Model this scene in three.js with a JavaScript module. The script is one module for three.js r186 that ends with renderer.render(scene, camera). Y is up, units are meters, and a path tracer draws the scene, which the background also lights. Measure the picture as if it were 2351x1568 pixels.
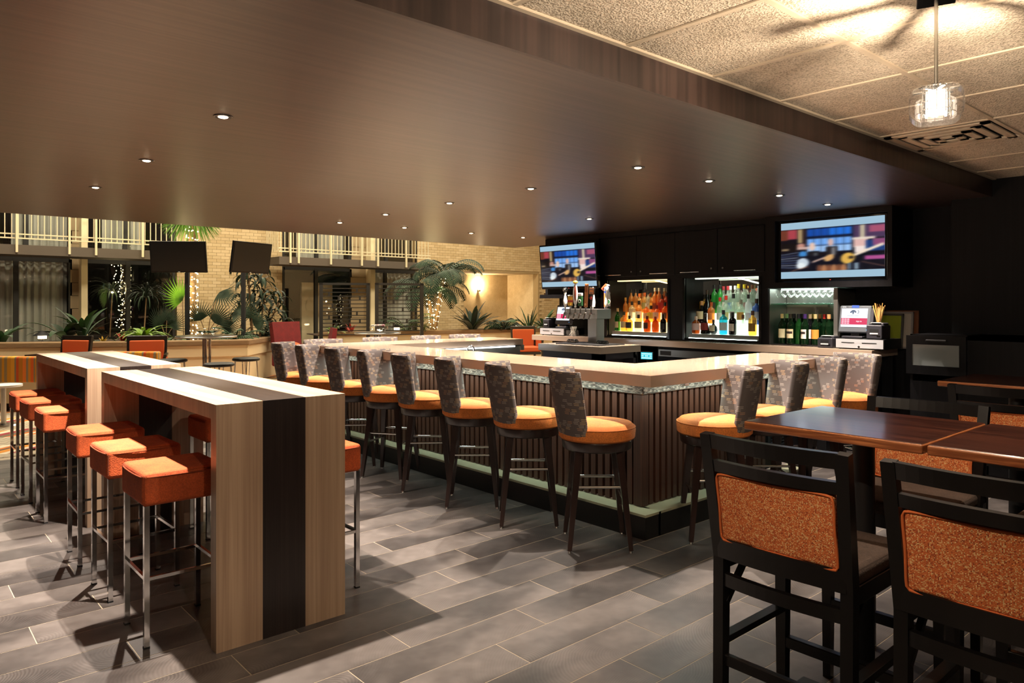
import * as THREE from 'three';
import { RoundedBoxGeometry } from 'three/addons/geometries/RoundedBoxGeometry.js';
import { mergeGeometries } from 'three/addons/utils/BufferGeometryUtils.js';
import { RectAreaLightUniformsLib } from 'three/addons/lights/RectAreaLightUniformsLib.js';

// ---------------------------------------------------------------- camera, exposure, lights
const scene = new THREE.Scene();
const W = 2351, H = 1568, FPX = 1675, CX = 1175.5, CY = 698, EYE = 1.5, YAW = 41.36 * Math.PI / 180;
const camera = new THREE.PerspectiveCamera(2 * Math.atan(H / 2 / FPX) * 180 / Math.PI, W / H, 0.05, 80);
camera.position.set(0, EYE, 0);
camera.rotation.y = -YAW;
camera.setViewOffset(W, H, 0, H / 2 - CY, W, H);
camera.updateProjectionMatrix();
const renderer = new THREE.WebGLRenderer({ antialias: true });
renderer.toneMapping = THREE.LinearToneMapping;
renderer.toneMappingExposure = 1.0;
renderer.shadowMap.enabled = true;
RectAreaLightUniformsLib.init();
scene.background = new THREE.Color(0x000000);

const DOWN_CD = 30, WARM = 0xffeedd;           // recessed downlights
const ATRIUM_NITS = 50, ATRIUM_COL = 0xfff0d2;  // lamp panels high up in the atrium
const LED_NITS = 95, LED_COL = 0xdcf2e6;       // strip under the bar overhang
const PENDANT_CD = 6.5;

function rectLight(parent, w, h, x, y, z, tx, ty, tz, nits, col) {
  const l = new THREE.RectAreaLight(col, nits, w, h);
  l.position.set(x, y, z); parent.add(l); parent.updateMatrixWorld(true); l.lookAt(tx, ty, tz); return l;
}
// six lamp panels under the high atrium ceiling (out of the frame, above the soffit's edge)
const LAMP_SPOTS = [[2, -11.5], [7, -11.5], [12, -11.5], [2.5, -14.5], [7.5, -14.5], [13, -14.5]];
for (const [x, z] of LAMP_SPOTS) rectLight(scene, 1.4, 1.4, x, 6.17, z, x, 0, z, ATRIUM_NITS, ATRIUM_COL);

// ---------------------------------------------------------------- helpers
let seed = 7; const rnd = () => { seed = (seed * 1664525 + 1013904223) >>> 0; return seed / 4294967296; };
const rr = (a, b) => a + (b - a) * rnd();
const cy_ = Math.cos(YAW), sy_ = Math.sin(YAW);
const at = (u, v, d) => { const l = (u - CX) / FPX * d; return new THREE.Vector3(sy_ * d + cy_ * l, EYE - (v - CY) / FPX * d, -cy_ * d + sy_ * l); };
const onZ = (u, v, z) => at(u, v, -z / (cy_ - sy_ * (u - CX) / FPX));
const onX = (u, v, x) => at(u, v, x / (sy_ + cy_ * (u - CX) / FPX));
const onY = (u, v, y) => at(u, v, (EYE - y) * FPX / (v - CY));
const used = {};
const numbered = n => { used[n] = (used[n] || 0) + 1; return used[n] === 1 ? n : n + '_' + String(used[n] - 1).padStart(3, '0'); };
const tag = (o, label, category, group) => { o.userData.label = label; o.userData.category = category; if (group) o.userData.group = group; return o; };
function thing(name, label, category, pos = [0, 0, 0], turn = 0, group) {
  const o = new THREE.Group(); o.name = numbered(name); o.position.set(...pos); o.rotation.y = turn; scene.add(o);
  return tag(o, label, category, group);
}
function mesh(name, geo, mat, parent = scene) {
  const m = new THREE.Mesh(Array.isArray(geo) ? (geo.length === 1 ? geo[0] : mergeGeometries(geo.map(g => { const q = g.index ? g.toNonIndexed() : g; for (const k of Object.keys(q.attributes)) if (!['position', 'normal', 'uv'].includes(k)) q.deleteAttribute(k); return q; }))) : geo, mat);
  m.name = parent === scene ? numbered(name) : name; m.castShadow = m.receiveShadow = true; parent.add(m); return m;
}
function struct(name, geo, mat, parent = scene) { const m = mesh(name, geo, mat, parent); if (parent === scene) m.userData.kind = 'structure'; return m; }
function structGroup(name) { const g = new THREE.Group(); g.name = numbered(name); g.userData.kind = 'structure'; scene.add(g); return g; }
function copyOf(o, pos, turn, label, group) {
  const c = o.clone(); c.name = numbered(o.name.replace(/_\d{3}$/, '')); c.userData = { ...o.userData };
  if (label) c.userData.label = label; if (group) c.userData.group = group;
  c.position.set(...pos); c.rotation.y = turn; scene.add(c); return c;
}
// planar uv in metres from the dominant axis of each normal; turned: grain along the other axis
function uvm(g, turned = false, s = 1, ou = 0, ov = 0) {
  if (!g.attributes.normal) g.computeVertexNormals();
  const p = g.attributes.position, n = g.attributes.normal, uv = new Float32Array(p.count * 2);
  for (let i = 0; i < p.count; i++) {
    const ax = Math.abs(n.getX(i)), ay = Math.abs(n.getY(i)), az = Math.abs(n.getZ(i));
    let a, b; if (ay >= ax && ay >= az) { a = p.getX(i); b = p.getZ(i); } else if (ax >= az) { a = p.getZ(i); b = p.getY(i); } else { a = p.getX(i); b = p.getY(i); }
    if (turned) [a, b] = [b, a];
    uv[2 * i] = a * s + ou; uv[2 * i + 1] = b * s + ov;
  }
  g.setAttribute('uv', new THREE.BufferAttribute(uv, 2)); return g;
}
const box = (x0, y0, z0, x1, y1, z1, turned) => uvm(new THREE.BoxGeometry(x1 - x0, y1 - y0, z1 - z0).translate((x0 + x1) / 2, (y0 + y1) / 2, (z0 + z1) / 2), turned);
const cbox = (w, h, d, x = 0, y = 0, z = 0, turned) => uvm(new THREE.BoxGeometry(w, h, d).translate(x, y, z), turned);
const rbox = (w, h, d, r, x = 0, y = 0, z = 0, turned, seg = 2) => uvm(new RoundedBoxGeometry(w, h, d, seg, r).translate(x, y, z), turned);
const cyl = (r0, r1, h, x = 0, y = 0, z = 0, n = 16) => new THREE.CylinderGeometry(r1, r0, h, n).translate(x, y + h / 2, z);   // r0 bottom, y = its foot
const lathe = (pts, n = 20) => new THREE.LatheGeometry(pts.map(p => new THREE.Vector2(p[0], p[1])), n);
const V = (x, y, z) => new THREE.Vector3(x, y, z);
function rod(a, b, r, n = 8, r2 = r) {
  const d = new THREE.Vector3().subVectors(b, a), g = new THREE.CylinderGeometry(r2, r, d.length(), n);
  g.applyQuaternion(new THREE.Quaternion().setFromUnitVectors(V(0, 1, 0), d.clone().normalize())).translate((a.x + b.x) / 2, (a.y + b.y) / 2, (a.z + b.z) / 2); return g;
}
// a square bar from a to b, tapering from width w0 to w1
function bar(a, b, w0, w1 = w0, d0 = w0, d1 = w1, spin = 0) {
  const dir = new THREE.Vector3().subVectors(b, a), L = dir.length(), g = new THREE.BoxGeometry(1, L, 1), p = g.attributes.position;
  for (let i = 0; i < p.count; i++) { const t = p.getY(i) > 0; p.setX(i, p.getX(i) * (t ? w1 : w0)); p.setZ(i, p.getZ(i) * (t ? d1 : d0)); }
  g.computeVertexNormals(); uvm(g); g.rotateY(spin);
  g.applyQuaternion(new THREE.Quaternion().setFromUnitVectors(V(0, 1, 0), dir.normalize())).translate((a.x + b.x) / 2, (a.y + b.y) / 2, (a.z + b.z) / 2); return g;
}
const tube = (pts, r, n = 24, m = 8, closed = false) => new THREE.TubeGeometry(new THREE.CatmullRomCurve3(pts, closed), n, r, m, closed);

// ---------------------------------------------------------------- noise and textures
const hash = (x, y, s) => { let h = (x * 374761393 + y * 668265263 + s * 2147483647) | 0; h = Math.imul(h ^ (h >>> 13), 1274126177); return ((h ^ (h >>> 16)) >>> 0) / 4294967296; };
const sm = t => t * t * (3 - 2 * t), mod = (a, n) => ((a % n) + n) % n;
function vn(x, y, px, py, s) {
  const i = Math.floor(x), j = Math.floor(y), f = sm(x - i), g = sm(y - j), a = mod(i, px), b = mod(i + 1, px), c = mod(j, py), d = mod(j + 1, py);
  return (hash(a, c, s) * (1 - f) + hash(b, c, s) * f) * (1 - g) + (hash(a, d, s) * (1 - f) + hash(b, d, s) * f) * g;
}
const fbm = (u, v, px, py, s, o = 4) => { let t = 0, a = .5, w = 0; for (let k = 0; k < o; k++) { t += a * vn(u * px, v * py, px, py, s + k); w += a; a *= .5; px *= 2; py *= 2; } return t / w; };
function tex(w, h, fn, srgb = true, rep = [1, 1]) {
  const d = new Uint8Array(w * h * 4);
  for (let j = 0; j < h; j++) for (let i = 0; i < w; i++) { const c = fn((i + .5) / w, (j + .5) / h, i, j), k = 4 * (j * w + i); d[k] = c[0]; d[k + 1] = c[1]; d[k + 2] = c[2]; d[k + 3] = 255; }
  const t = new THREE.DataTexture(d, w, h); t.wrapS = t.wrapT = THREE.RepeatWrapping; t.magFilter = t.minFilter = THREE.LinearFilter;
  if (srgb) t.colorSpace = THREE.SRGBColorSpace; t.repeat.set(...rep); t.needsUpdate = true; return t;
}
function canvasTex(w, h, draw, rep) {
  const c = document.createElement('canvas'); c.width = w; c.height = h; draw(c.getContext('2d'), w, h);
  const t = new THREE.CanvasTexture(c); t.colorSpace = THREE.SRGBColorSpace; t.magFilter = t.minFilter = THREE.LinearFilter;
  if (rep) { t.wrapS = t.wrapT = THREE.RepeatWrapping; t.repeat.set(...rep); } return t;
}
const cl = x => Math.max(0, Math.min(255, x)), mixc = (a, b, t) => [a[0] + (b[0] - a[0]) * t, a[1] + (b[1] - a[1]) * t, a[2] + (b[2] - a[2]) * t];
const grey = g => [cl(g), cl(g), cl(g)];
// fine straight grain running along v
const grainFn = (dark, light, s, k = 1) => (u, v) => { const n = .55 * fbm(u, v, 96, 2, s, 3) + .3 * fbm(u, v, 24, 1, s + 9, 2) + .15 * vn(u * 300, v * 4, 300, 4, s + 5); return mixc(dark, light, Math.max(0, Math.min(1, (n - .5) * 2.6 * k + .5))).map(cl); };
const T = {};
T.ash = tex(512, 512, grainFn([148, 122, 100], [174, 149, 124], 3, .8), true, [1.6, 1.1]);
T.wenge = tex(512, 512, grainFn([26, 19, 18], [44, 34, 31], 5), true, [1.6, 1.1]);
T.soffit = tex(1024, 512, (u, v) => { const w = v + .012 * fbm(u, v, 4, 4, 21, 3); const n = .6 * fbm(u, w, 3, 90, 11, 3) + .4 * fbm(u, w, 2, 24, 14, 3); return mixc([41, 30, 28], [63, 47, 43], Math.max(0, Math.min(1, (n - .5) * 3 + .5))).map(cl); }, true, [.42, .8]);
T.fascia = tex(512, 512, (u, v) => { const n = .5 * fbm(u, v, 110, 2, 31, 3) + .5 * fbm(u, v, 9, 1, 37, 2); return mixc([40, 30, 28], [66, 50, 45], Math.max(0, Math.min(1, (n - .5) * 2.8 + .45))).map(cl); }, true, [.42, 1]);
T.black = tex(256, 256, grainFn([9, 9, 11], [17, 16, 19], 8), true, [2, 1.2]);
T.espresso = tex(256, 256, grainFn([27, 14, 11], [43, 23, 17], 12), true, [3, 2]);
T.slat = tex(256, 256, grainFn([42, 24, 17], [74, 43, 30], 15), true, [4, 1.4]);
T.tableTop = tex(512, 512, (u, v) => { const n = .6 * fbm(u, v, 2, 60, 41, 3) + .4 * fbm(u, v, 3, 14, 44, 3); return mixc([50, 24, 18], [92, 50, 36], Math.max(0, Math.min(1, (n - .5) * 2.6 + .5))).map(cl); }, true, [1.2, 1.6]);
T.tableEdge = tex(256, 256, (u, v) => { const n = fbm(u, v, 4, 50, 46, 3); return mixc([134, 78, 46], [196, 130, 82], Math.max(0, Math.min(1, (n - .5) * 2.6 + .5))).map(cl); }, true, [2, 3]);
{ // floor plank: smoky grey-brown porcelain with end-grain rings
  const cen = [...Array(9)].map((_, k) => [hash(k, 1, 77), hash(k, 2, 77), hash(k, 3, 77)]);
  const ring = (u, v) => { let best = 9, r = 0; for (const [a, b, c] of cen) for (const o of [-1, 0, 1]) for (const q of [-1, 0, 1]) { const dx = (u - a - o) * 2.7, dy = (v - b - q) * 1.4, d = Math.hypot(dx, dy * 1.5); if (d < best) { best = d; r = d + c; } } return [r, best]; };
  const f = (u, v) => { const [r, b] = ring(u, v), w = fbm(u, v, 8, 5, 50, 4); const rings = Math.sin((r + .09 * w) * 420) * Math.max(0, 1 - b * 1.5) * sm(fbm(u, v, 6, 4, 58, 2)); return { w, rings, n: fbm(u, v, 5, 4, 61, 5), f: fbm(u, v, 60, 30, 63, 2) }; };
  const store = new Map(), key = (i, j) => i * 4096 + j;
  T.plank = tex(1024, 512, (u, v, i, j) => { const q = f(u, v); store.set(key(i, j), q); const t = Math.max(0, Math.min(1, (q.n - .5) * 3 + .5)); const c = mixc([55, 50, 48], [98, 91, 87], t); const g = q.rings * 12 + (q.f - .5) * 18; return [cl(c[0] + g), cl(c[1] + g), cl(c[2] + g)]; }, true, [1 / 2.74, 1 / 1.4]);
  T.plankBump = tex(1024, 512, (u, v, i, j) => { const q = store.get(key(i, j)); return grey(128 + q.rings * 34 + (q.f - .5) * 70); }, false, [1 / 2.74, 1 / 1.4]);
}
T.acou = tex(512, 512, (u, v) => { const n = fbm(u, v, 110, 110, 70, 2), m = fbm(u, v, 5, 5, 75, 3); const pit = n < .38 ? -30 : 0; return mixc([206, 192, 170], [224, 210, 190], m).map(c => cl(c + (n - .5) * 40 + pit)); }, true, [1.6, 1.6]);
T.acouBump = tex(512, 512, (u, v) => { const n = fbm(u, v, 110, 110, 70, 2); return grey(255 * Math.max(0, Math.min(1, (n - .3) * 2.4))); }, false, [1.6, 1.6]);
T.dash = canvasTex(512, 512, (c, w, h) => {   // stool backs: short horizontal dashes on grey-brown
  c.fillStyle = '#544c4a'; c.fillRect(0, 0, w, h);
  for (let y = 0; y < 36; y++) for (let x = 0; x < 8; x++) { const k = Math.floor(y / 2), r = hash(x, k, 90); if (r < .56) continue; const q = hash(x, k, 91); c.fillStyle = q < .3 ? '#a58c6c' : q < .5 ? '#98735a' : '#8f8780'; const a = x * 64 + (k % 4) * 17; for (const o of [0, 512]) c.fillRect(a - o, y * 14.22 + 3, 46 + 8 * hash(x, y, 92), 6); }
}, [1 / .34, 1 / .34]);
T.weave = tex(1024, 1024, (u, v, i, j) => { const I = Math.floor(i / 8), J = Math.floor(j / 8), k = (I + J) % 2, r = hash(I, J, 100 + k), n = fbm(u, v, 14, 20, 102, 3), e = Math.sin(Math.PI * (k ? (i % 8) + .5 : (j % 8) + .5) / 8); let c = mixc([200, 92, 42], [234, 136, 70], .4 * r + .6 * n); if (r > .74) c = mixc(c, [240, 206, 146], .45 + .4 * hash(I, J, 7)); else if (r < .1) c = mixc(c, [140, 56, 24], .6); return c.map(q => cl(q * (.72 + .34 * e))); }, true, [2.5, 2.5]);
T.weaveBump = tex(256, 256, (u, v, i, j) => { const a = i % 8, b = j % 8, k = ((i >> 3) + (j >> 3)) % 2; return grey(60 + 190 * Math.sin(Math.PI * (k ? a : b) / 8)); }, false, [10, 10]);
T.felt = tex(256, 256, (u, v) => { const n = fbm(u, v, 60, 60, 110, 3), m = fbm(u, v, 5, 5, 114, 3); return grey(212 + (n - .5) * 70 + (m - .5) * 40); }, true, [4, 4]);
T.feltBump = tex(256, 256, (u, v) => grey(255 * fbm(u, v, 80, 80, 118, 2)), false, [4, 4]);
T.stripe = canvasTex(512, 64, (c, w, h) => { const cols = ['#c58a1e', '#8b7a58', '#d2601f', '#c9821f', '#8a7c62', '#dd7a2c', '#b9781c', '#c24f1c', '#7f7866', '#d59a2c']; let x = 0, k = 0; while (x < w) { const q = 10 + 26 * hash(k, 3, 120); c.fillStyle = cols[k % 10]; c.fillRect(x, 0, q, h); x += q; k++; } }, [1 / .9, 1]);
T.bark = tex(256, 256, (u, v) => mixc([92, 70, 48], [150, 122, 86], fbm(u, v, 6, 40, 130, 4)).map(cl), true, [1.5, 6]);
T.roughTrim = tex(512, 128, (u, v) => { const n = fbm(u, v, 40, 30, 140, 3); return mixc([70, 66, 62], [150, 144, 134], Math.max(0, Math.min(1, (n - .5) * 3 + .5))).map(cl); }, true, [1.2, 5]);
T.roughTrimBump = tex(512, 128, (u, v) => grey(255 * fbm(u, v, 40, 30, 140, 3)), false, [1.2, 5]);
T.plaster = tex(256, 256, (u, v) => { const n = fbm(u, v, 12, 12, 150, 4), q = fbm(u, v, 60, 60, 155, 2); return mixc([186, 166, 130], [206, 188, 152], n).map(c => cl(c + (q - .5) * 14)); }, true, [.8, .8]);
T.carpet = canvasTex(1024, 1024, (c, w, h) => {   // blocks of zigzag lines and slanted colour bands
  c.fillStyle = '#6d5d48'; c.fillRect(0, 0, w, h);
  for (let r = 0; r < 4; r++) {
    const y0 = r * 256;
    c.save(); c.beginPath(); c.rect(0, y0, w, 256); c.clip();
    if (r % 2 === 0) { const cols = ['#d9cdb6', '#c9702a', '#5c4c3e', '#d38a2e', '#d9cdb6', '#8f2a34', '#6d5d48', '#d06a26']; let x = -320, k = r; while (x < w + 20) { const q = 34 + 46 * hash(k, r, 160); c.fillStyle = cols[k % 8]; c.beginPath(); c.moveTo(x, y0); c.lineTo(x + q, y0); c.lineTo(x + q + 300, y0 + 256); c.lineTo(x + 300, y0 + 256); c.fill(); x += q; k++; } }
    else { c.strokeStyle = '#d9cdb6'; c.lineWidth = 13; for (let l = -2; l < 12; l++) { c.beginPath(); for (let x = 0; x <= 16; x++) c.lineTo(x * 64, y0 + l * 32 + (x % 2) * 46); c.stroke(); } }
    c.restore(); c.fillStyle = '#d9cdb6'; c.fillRect(0, y0 - 4, w, 9);
  }
}, [1 / 2.2, 1 / 2.2]);
T.skin = tex(64, 64, (u, v) => grey(205 + 50 * fbm(u, v, 8, 8, 170, 3)), true, [3, 3]);
T.leafv = tex(128, 128, (u, v) => { const s = .5 + .5 * Math.sin(u * 6.2832 * 9), n = fbm(u, v, 6, 10, 180, 3); return grey(170 + 40 * s * .5 + 60 * (n - .3)); }, true);

// ---------------------------------------------------------------- materials
const std = o => new THREE.MeshStandardMaterial(o), phy = o => new THREE.MeshPhysicalMaterial(o);
const M = {
  ash: std({ map: T.ash, roughness: .38 }), wenge: std({ map: T.wenge, roughness: .33 }),
  soffit: std({ map: T.soffit, roughness: .36 }), fascia: std({ map: T.fascia, roughness: .4 }),
  black: phy({ map: T.black, roughness: .4, specularIntensity: .5 }), blackMatte: std({ color: 0x121214, roughness: .6 }), blackGloss: std({ color: 0x0b0b0d, roughness: .18 }),
  espresso: phy({ map: T.espresso, roughness: .32, clearcoat: .3, clearcoatRoughness: .2 }), slat: std({ map: T.slat, roughness: .45 }), slatBack: std({ color: 0x0c0a09, roughness: .8 }),
  pub: phy({ color: 0x0c0a0a, roughness: .32, clearcoat: .35, clearcoatRoughness: .2 }),
  tableTop: phy({ map: T.tableTop, roughness: .3, clearcoat: 1, clearcoatRoughness: .1 }), tableEdge: phy({ map: T.tableEdge, roughness: .35, clearcoat: .4, clearcoatRoughness: .2 }),
  plank: std({ map: T.plank, bumpMap: T.plankBump, bumpScale: .0018, roughness: .42 }), grout: std({ color: 0xa89a84, roughness: .9 }),
  acou: std({ map: T.acou, bumpMap: T.acouBump, bumpScale: .0025, roughness: .95 }), grid: std({ color: 0xd6c6ae, roughness: .5 }),
  quartz: phy({ color: 0xb8a28e, roughness: .16, clearcoat: .5, clearcoatRoughness: .06 }), island: phy({ color: 0xb3a898, roughness: .2, clearcoat: .4, clearcoatRoughness: .1 }),
  dash: std({ map: T.dash, roughness: .85 }), seat: std({ color: 0xf28a3a, map: T.felt, bumpMap: T.feltBump, bumpScale: .001, roughness: .85 }),
  cube: std({ color: 0xd8602c, map: T.felt, bumpMap: T.feltBump, bumpScale: .0015, roughness: .9 }), cubeSeam: std({ color: 0x9c3a14, roughness: .9 }),
  weave: std({ map: T.weave, color: 0xffffff, bumpMap: T.weaveBump, bumpScale: .0015, roughness: .8 }), piping: std({ color: 0xb85a26, roughness: .8 }), brownSeat: std({ color: 0x54443c, map: T.felt, bumpMap: T.feltBump, bumpScale: .001, roughness: .95 }),
  chrome: std({ color: 0xd8d8d8, metalness: 1, roughness: .12 }), steel: std({ color: 0xb8b8b4, metalness: 1, roughness: .3 }), brushed: std({ color: 0x9d9c98, metalness: .9, roughness: .36 }),
  plinthTop: std({ color: 0x9b9a7f, roughness: .4 }), plinth: std({ color: 0x191817, roughness: .3 }),
  trim: std({ map: T.roughTrim, bumpMap: T.roughTrimBump, bumpScale: .006, roughness: .8 }),
  plaster: std({ map: T.plaster, roughness: .9 }), brick: std({ color: 0xbaa47c, roughness: .85 }), brick2: std({ color: 0xb49d74, roughness: .85 }), brick3: std({ color: 0xc0aa83, roughness: .85 }), mortar: std({ color: 0x9f8962, roughness: .95 }),
  cream: std({ color: 0xe6d6ae, roughness: .7 }), slab: std({ color: 0x4b4136, roughness: .7 }), rail: std({ color: 0xc9bd9c, roughness: .5 }), mullion: std({ color: 0x15130f, roughness: .5 }),
  siding: std({ color: 0xa08c6c, roughness: .8 }), ledge: std({ map: T.bark, roughness: .9 }), soil: std({ color: 0x3a2a1c, roughness: 1 }), planter: std({ color: 0xcbb996, roughness: .85 }),
  glass: phy({ color: 0xffffff, transmission: 1, thickness: 0, roughness: .02, ior: 1.5 }), clearGlass: phy({ color: 0xffffff, transmission: 1, thickness: 0, roughness: .03, ior: 1.45 }),
  curtain: std({ color: 0xa6a79c, roughness: .95, side: THREE.DoubleSide }), roomDark: std({ color: 0x1a1814, roughness: .9 }), roomWarm: std({ color: 0x8f7852, roughness: .9 }),
  carpet: std({ map: T.carpet, roughness: .95 }), stripe: std({ map: T.stripe, roughness: .9 }), lounge: std({ color: 0xb24e1c, roughness: .8 }), red: std({ color: 0x7c1418, map: T.felt, roughness: .85 }), cushion: std({ color: 0xb4552c, roughness: .9 }),
  trunk: std({ map: T.bark, roughness: .95 }), wallDark: phy({ map: T.black, roughness: .6, specularIntensity: .35 }), wallNear: std({ color: 0x2a2422, roughness: .8 }), atriumCeil: std({ color: 0xb8a888, roughness: .9 }),
  mirror: std({ color: 0xc8c8c4, metalness: 1, roughness: .04 }), white: std({ color: 0xe8e6e0, roughness: .5 }), posGrey: std({ color: 0x4d5157, roughness: .45 }), posDark: std({ color: 0x2b2a31, roughness: .5 }), posSilver: std({ color: 0xc2c3c8, metalness: .15, roughness: .35 }),
  lamp: std({ color: 0xffffff, emissive: 0xffe2b8, emissiveIntensity: 16 }), lampDim: std({ color: 0xffffff, emissive: 0xffe2b8, emissiveIntensity: 5 }), led: std({ color: 0xffffff, emissive: LED_COL, emissiveIntensity: 10 }), ledWarm: std({ color: 0xffffff, emissive: 0xffdf9c, emissiveIntensity: 1.9 }), ledCool: std({ color: 0xffffff, emissive: 0xf2ffe8, emissiveIntensity: 1.7 }),
  fairy: std({ color: 0xffffff, emissive: 0xffe9b0, emissiveIntensity: 14 }), wire: std({ color: 0x1d2a18, roughness: .7 }),
};
const leafMat = (hex, tr = .25) => phy({ color: hex, map: T.leafv, roughness: .95, transmission: tr, thickness: 0, side: THREE.DoubleSide });
const L = { dark: leafMat(0x1f3d1c), mid: leafMat(0x2f5a26), palm: leafMat(0x2c4a2a), lime: leafMat(0x8fbf2a, .35), fan: leafMat(0x6ea62c, .4), deep: leafMat(0x17301a), red: leafMat(0xc43a22), yellow: leafMat(0xd7a828), olive: leafMat(0x5b6a34) };

// ================================================================ THE SETTING
const H1 = 2.42, H2 = 2.565, SZ0 = -1.985, SZ1 = -8.87, WALLX = 7.62, NEARX = 7.2, FZ = -18, CARPETZ = -8.62;
// ---- floor: planks laid along x, 0.2235 wide, 0.914 long, stepped by a third
{
  const floor = structGroup('floor');
  mesh('grout_bed', [box(-3, -.12, CARPETZ, 9, -.001, 3)], M.grout, floor);
  const PL = .914, PW = .2235, G = .0045, vars = [];
  for (let k = 0; k < 14; k++) vars.push(uvm(new THREE.BoxGeometry(PL - G, .012, PW - G), false, 1, hash(k, 5, 9) * 2.74, hash(k, 6, 9) * 1.4));
  const off = [.555, .86, .245], vis = [], rest = [];
  const inView = (x, z) => { const d = x * sy_ - z * cy_, l = x * cy_ + z * sy_; return d > .9 && Math.abs(l / d) < .74 && 1.5 * FPX / d < 980; };
  for (let r = -18; r < 34; r++) {
    const zc = -1.792 - (r + .5) * PW; if (zc - PW / 2 < CARPETZ || zc > 3) continue;
    for (let k = -5; k < 11; k++) {
      const xc = off[mod(r, 3)] + k * PL - PL / 2; if (xc < -3 || xc > 9) continue;
      const inBar = xc > 4.4 && zc < -3.3, p = { xc, zc, v: Math.floor(hash(r + 40, k + 40, 3) * 14), d: xc * sy_ - zc * cy_ };
      (inView(xc, zc) && !inBar && !(xc > 4.1 && xc < 6 && zc < -3.1) ? vis : rest).push(p);
    }
  }
  vis.sort((a, b) => a.d - b.d); rest.push(...vis.splice(300));
  for (const p of vis) mesh('plank', vars[p.v], M.plank, floor).position.set(p.xc, -.006, p.zc);
  const o = mesh('planks', rest.map(p => vars[p.v].clone().translate(p.xc, -.006, p.zc)), M.plank, floor); o.userData.kind = 'stuff';
}
{ // patterned carpet of the atrium
  const g = box(-3, -.12, FZ - .4, 20, .004, CARPETZ); struct('floor_carpet', g, M.carpet);
}
// ---- lowered soffit over the bar, with its fascia towards the acoustic ceiling
struct('ceiling_lowered', [box(-3, H1, SZ1, WALLX + .3, H1 + .3, SZ0 + .0, false)], M.soffit);
struct('trim_1', [box(-3, H1 - .004, SZ0, WALLX + .1, H2 + .02, SZ0 + .02)], M.fascia);
{ // acoustic ceiling: tiles lie in a grid of metal bars
  const c = structGroup('ceiling'), t = .624, x0 = 1.72 - t * 8, z0 = SZ0 + .035;
  mesh('ceiling_slab', box(-3, H2 + .03, SZ0 + .02, WALLX, H2 + .2, 3), M.wallNear, c);
  const vars = [...Array(6)].map((_, k) => uvm(new RoundedBoxGeometry(t - .02, .02, t - .02, 1, .005), false, 1, hash(k, 1, 4), hash(k, 2, 4)));
  for (let i = 0; i < 18; i++) for (let j = 0; j < 8; j++) {
    const x = x0 + (i + .5) * t, z = z0 + (j + .5) * t; if (x > NEARX - .1 || z > 2.9 || x < -2.9) continue;
    if (i === 13 && j === 0) continue;
    mesh('ceiling_tile', vars[(i * 5 + j * 3) % 6], M.acou, c).position.set(x, H2 + .012, z);
  }
  for (let i = 0; i < 18; i++) { const x = x0 + i * t; if (x > -2.9 && x < NEARX) mesh('grid_bar', box(x - .012, H2 - .004, z0, x + .012, H2 + .02, 3), M.grid, c); }
  for (let j = 0; j < 8; j++) mesh('grid_bar', box(-3, H2 - .004, z0 + j * t - .012, NEARX, H2 + .02, z0 + j * t + .012), M.grid, c);
  mesh('wall_angle', box(-3, H2 - .006, SZ0 + .02, NEARX, H2 + .02, SZ0 + .045), M.grid, c);
  // air diffuser in place of one tile
  const ax = x0 + 13.5 * t, az = z0 + .5 * t, v = thing('air_diffuser', 'square louvred air diffuser set in the acoustic tile ceiling', 'air vent', [ax, H2, az]);
  mesh('vent_back', cbox(t - .03, .02, t - .03, 0, .02, 0), M.blackMatte, v);
  [.58, .44, .3, .16].forEach((s, k) => { const q = s / 2, y = -.012 - k * .003; mesh('louvre_ring', [box(-q, y, -q, q, y + .008, -q + .045), box(-q, y, q - .045, q, y + .008, q), box(-q, y, -q, -q + .045, y + .008, q), box(q - .045, y, -q, q, y + .008, q)], M.grid, v); });
}
// ---- walls of the bar room
struct('wall_right', [box(NEARX, 0, -2.28, NEARX + .5, H2 + .1, 3.1)], M.wallDark);
struct('wall_back', [box(WALLX, 0, -7.6, WALLX + .2, H1, -2.0)], M.wallDark);
struct('wall_near', [box(-3.1, 0, 3, NEARX, H2 + .1, 3.15)], M.wallNear);
struct('wall_left', [box(-3.2, 0, FZ, -3, 6.4, 3.1)], M.wallNear);
// ---- atrium shell
struct('ceiling_atrium', [box(-3.2, 6.3, FZ - .4, 20.2, 6.45, SZ1 - .0)], M.atriumCeil);
struct('trim_2', [box(-3, H1 + .001, SZ1 - .05, WALLX + .3, 6.35, SZ1)], M.soffit);
struct('wall_atrium_side', [box(19.8, 0, FZ, 20, 6.4, -7.5)], M.plaster);
struct('wall_atrium_near', [box(WALLX + .2, 0, -7.6, 20, 6.4, -7.4)], M.plaster);
LAMP_SPOTS.forEach(([x, z]) => { const t = thing('atrium_ceiling_lamp', 'square lamp panel under the high atrium ceiling', 'ceiling lamp', [x, 6.18, z], 0, 'atrium lamp panels'); mesh('housing', cbox(1.5, .1, 1.5, 0, .065, 0), M.white, t); mesh('lamp_panel', cbox(1.4, .012, 1.4, 0, .01, 0), std({ color: 0xffffff, emissive: ATRIUM_COL, emissiveIntensity: 3 }), t); });

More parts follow.
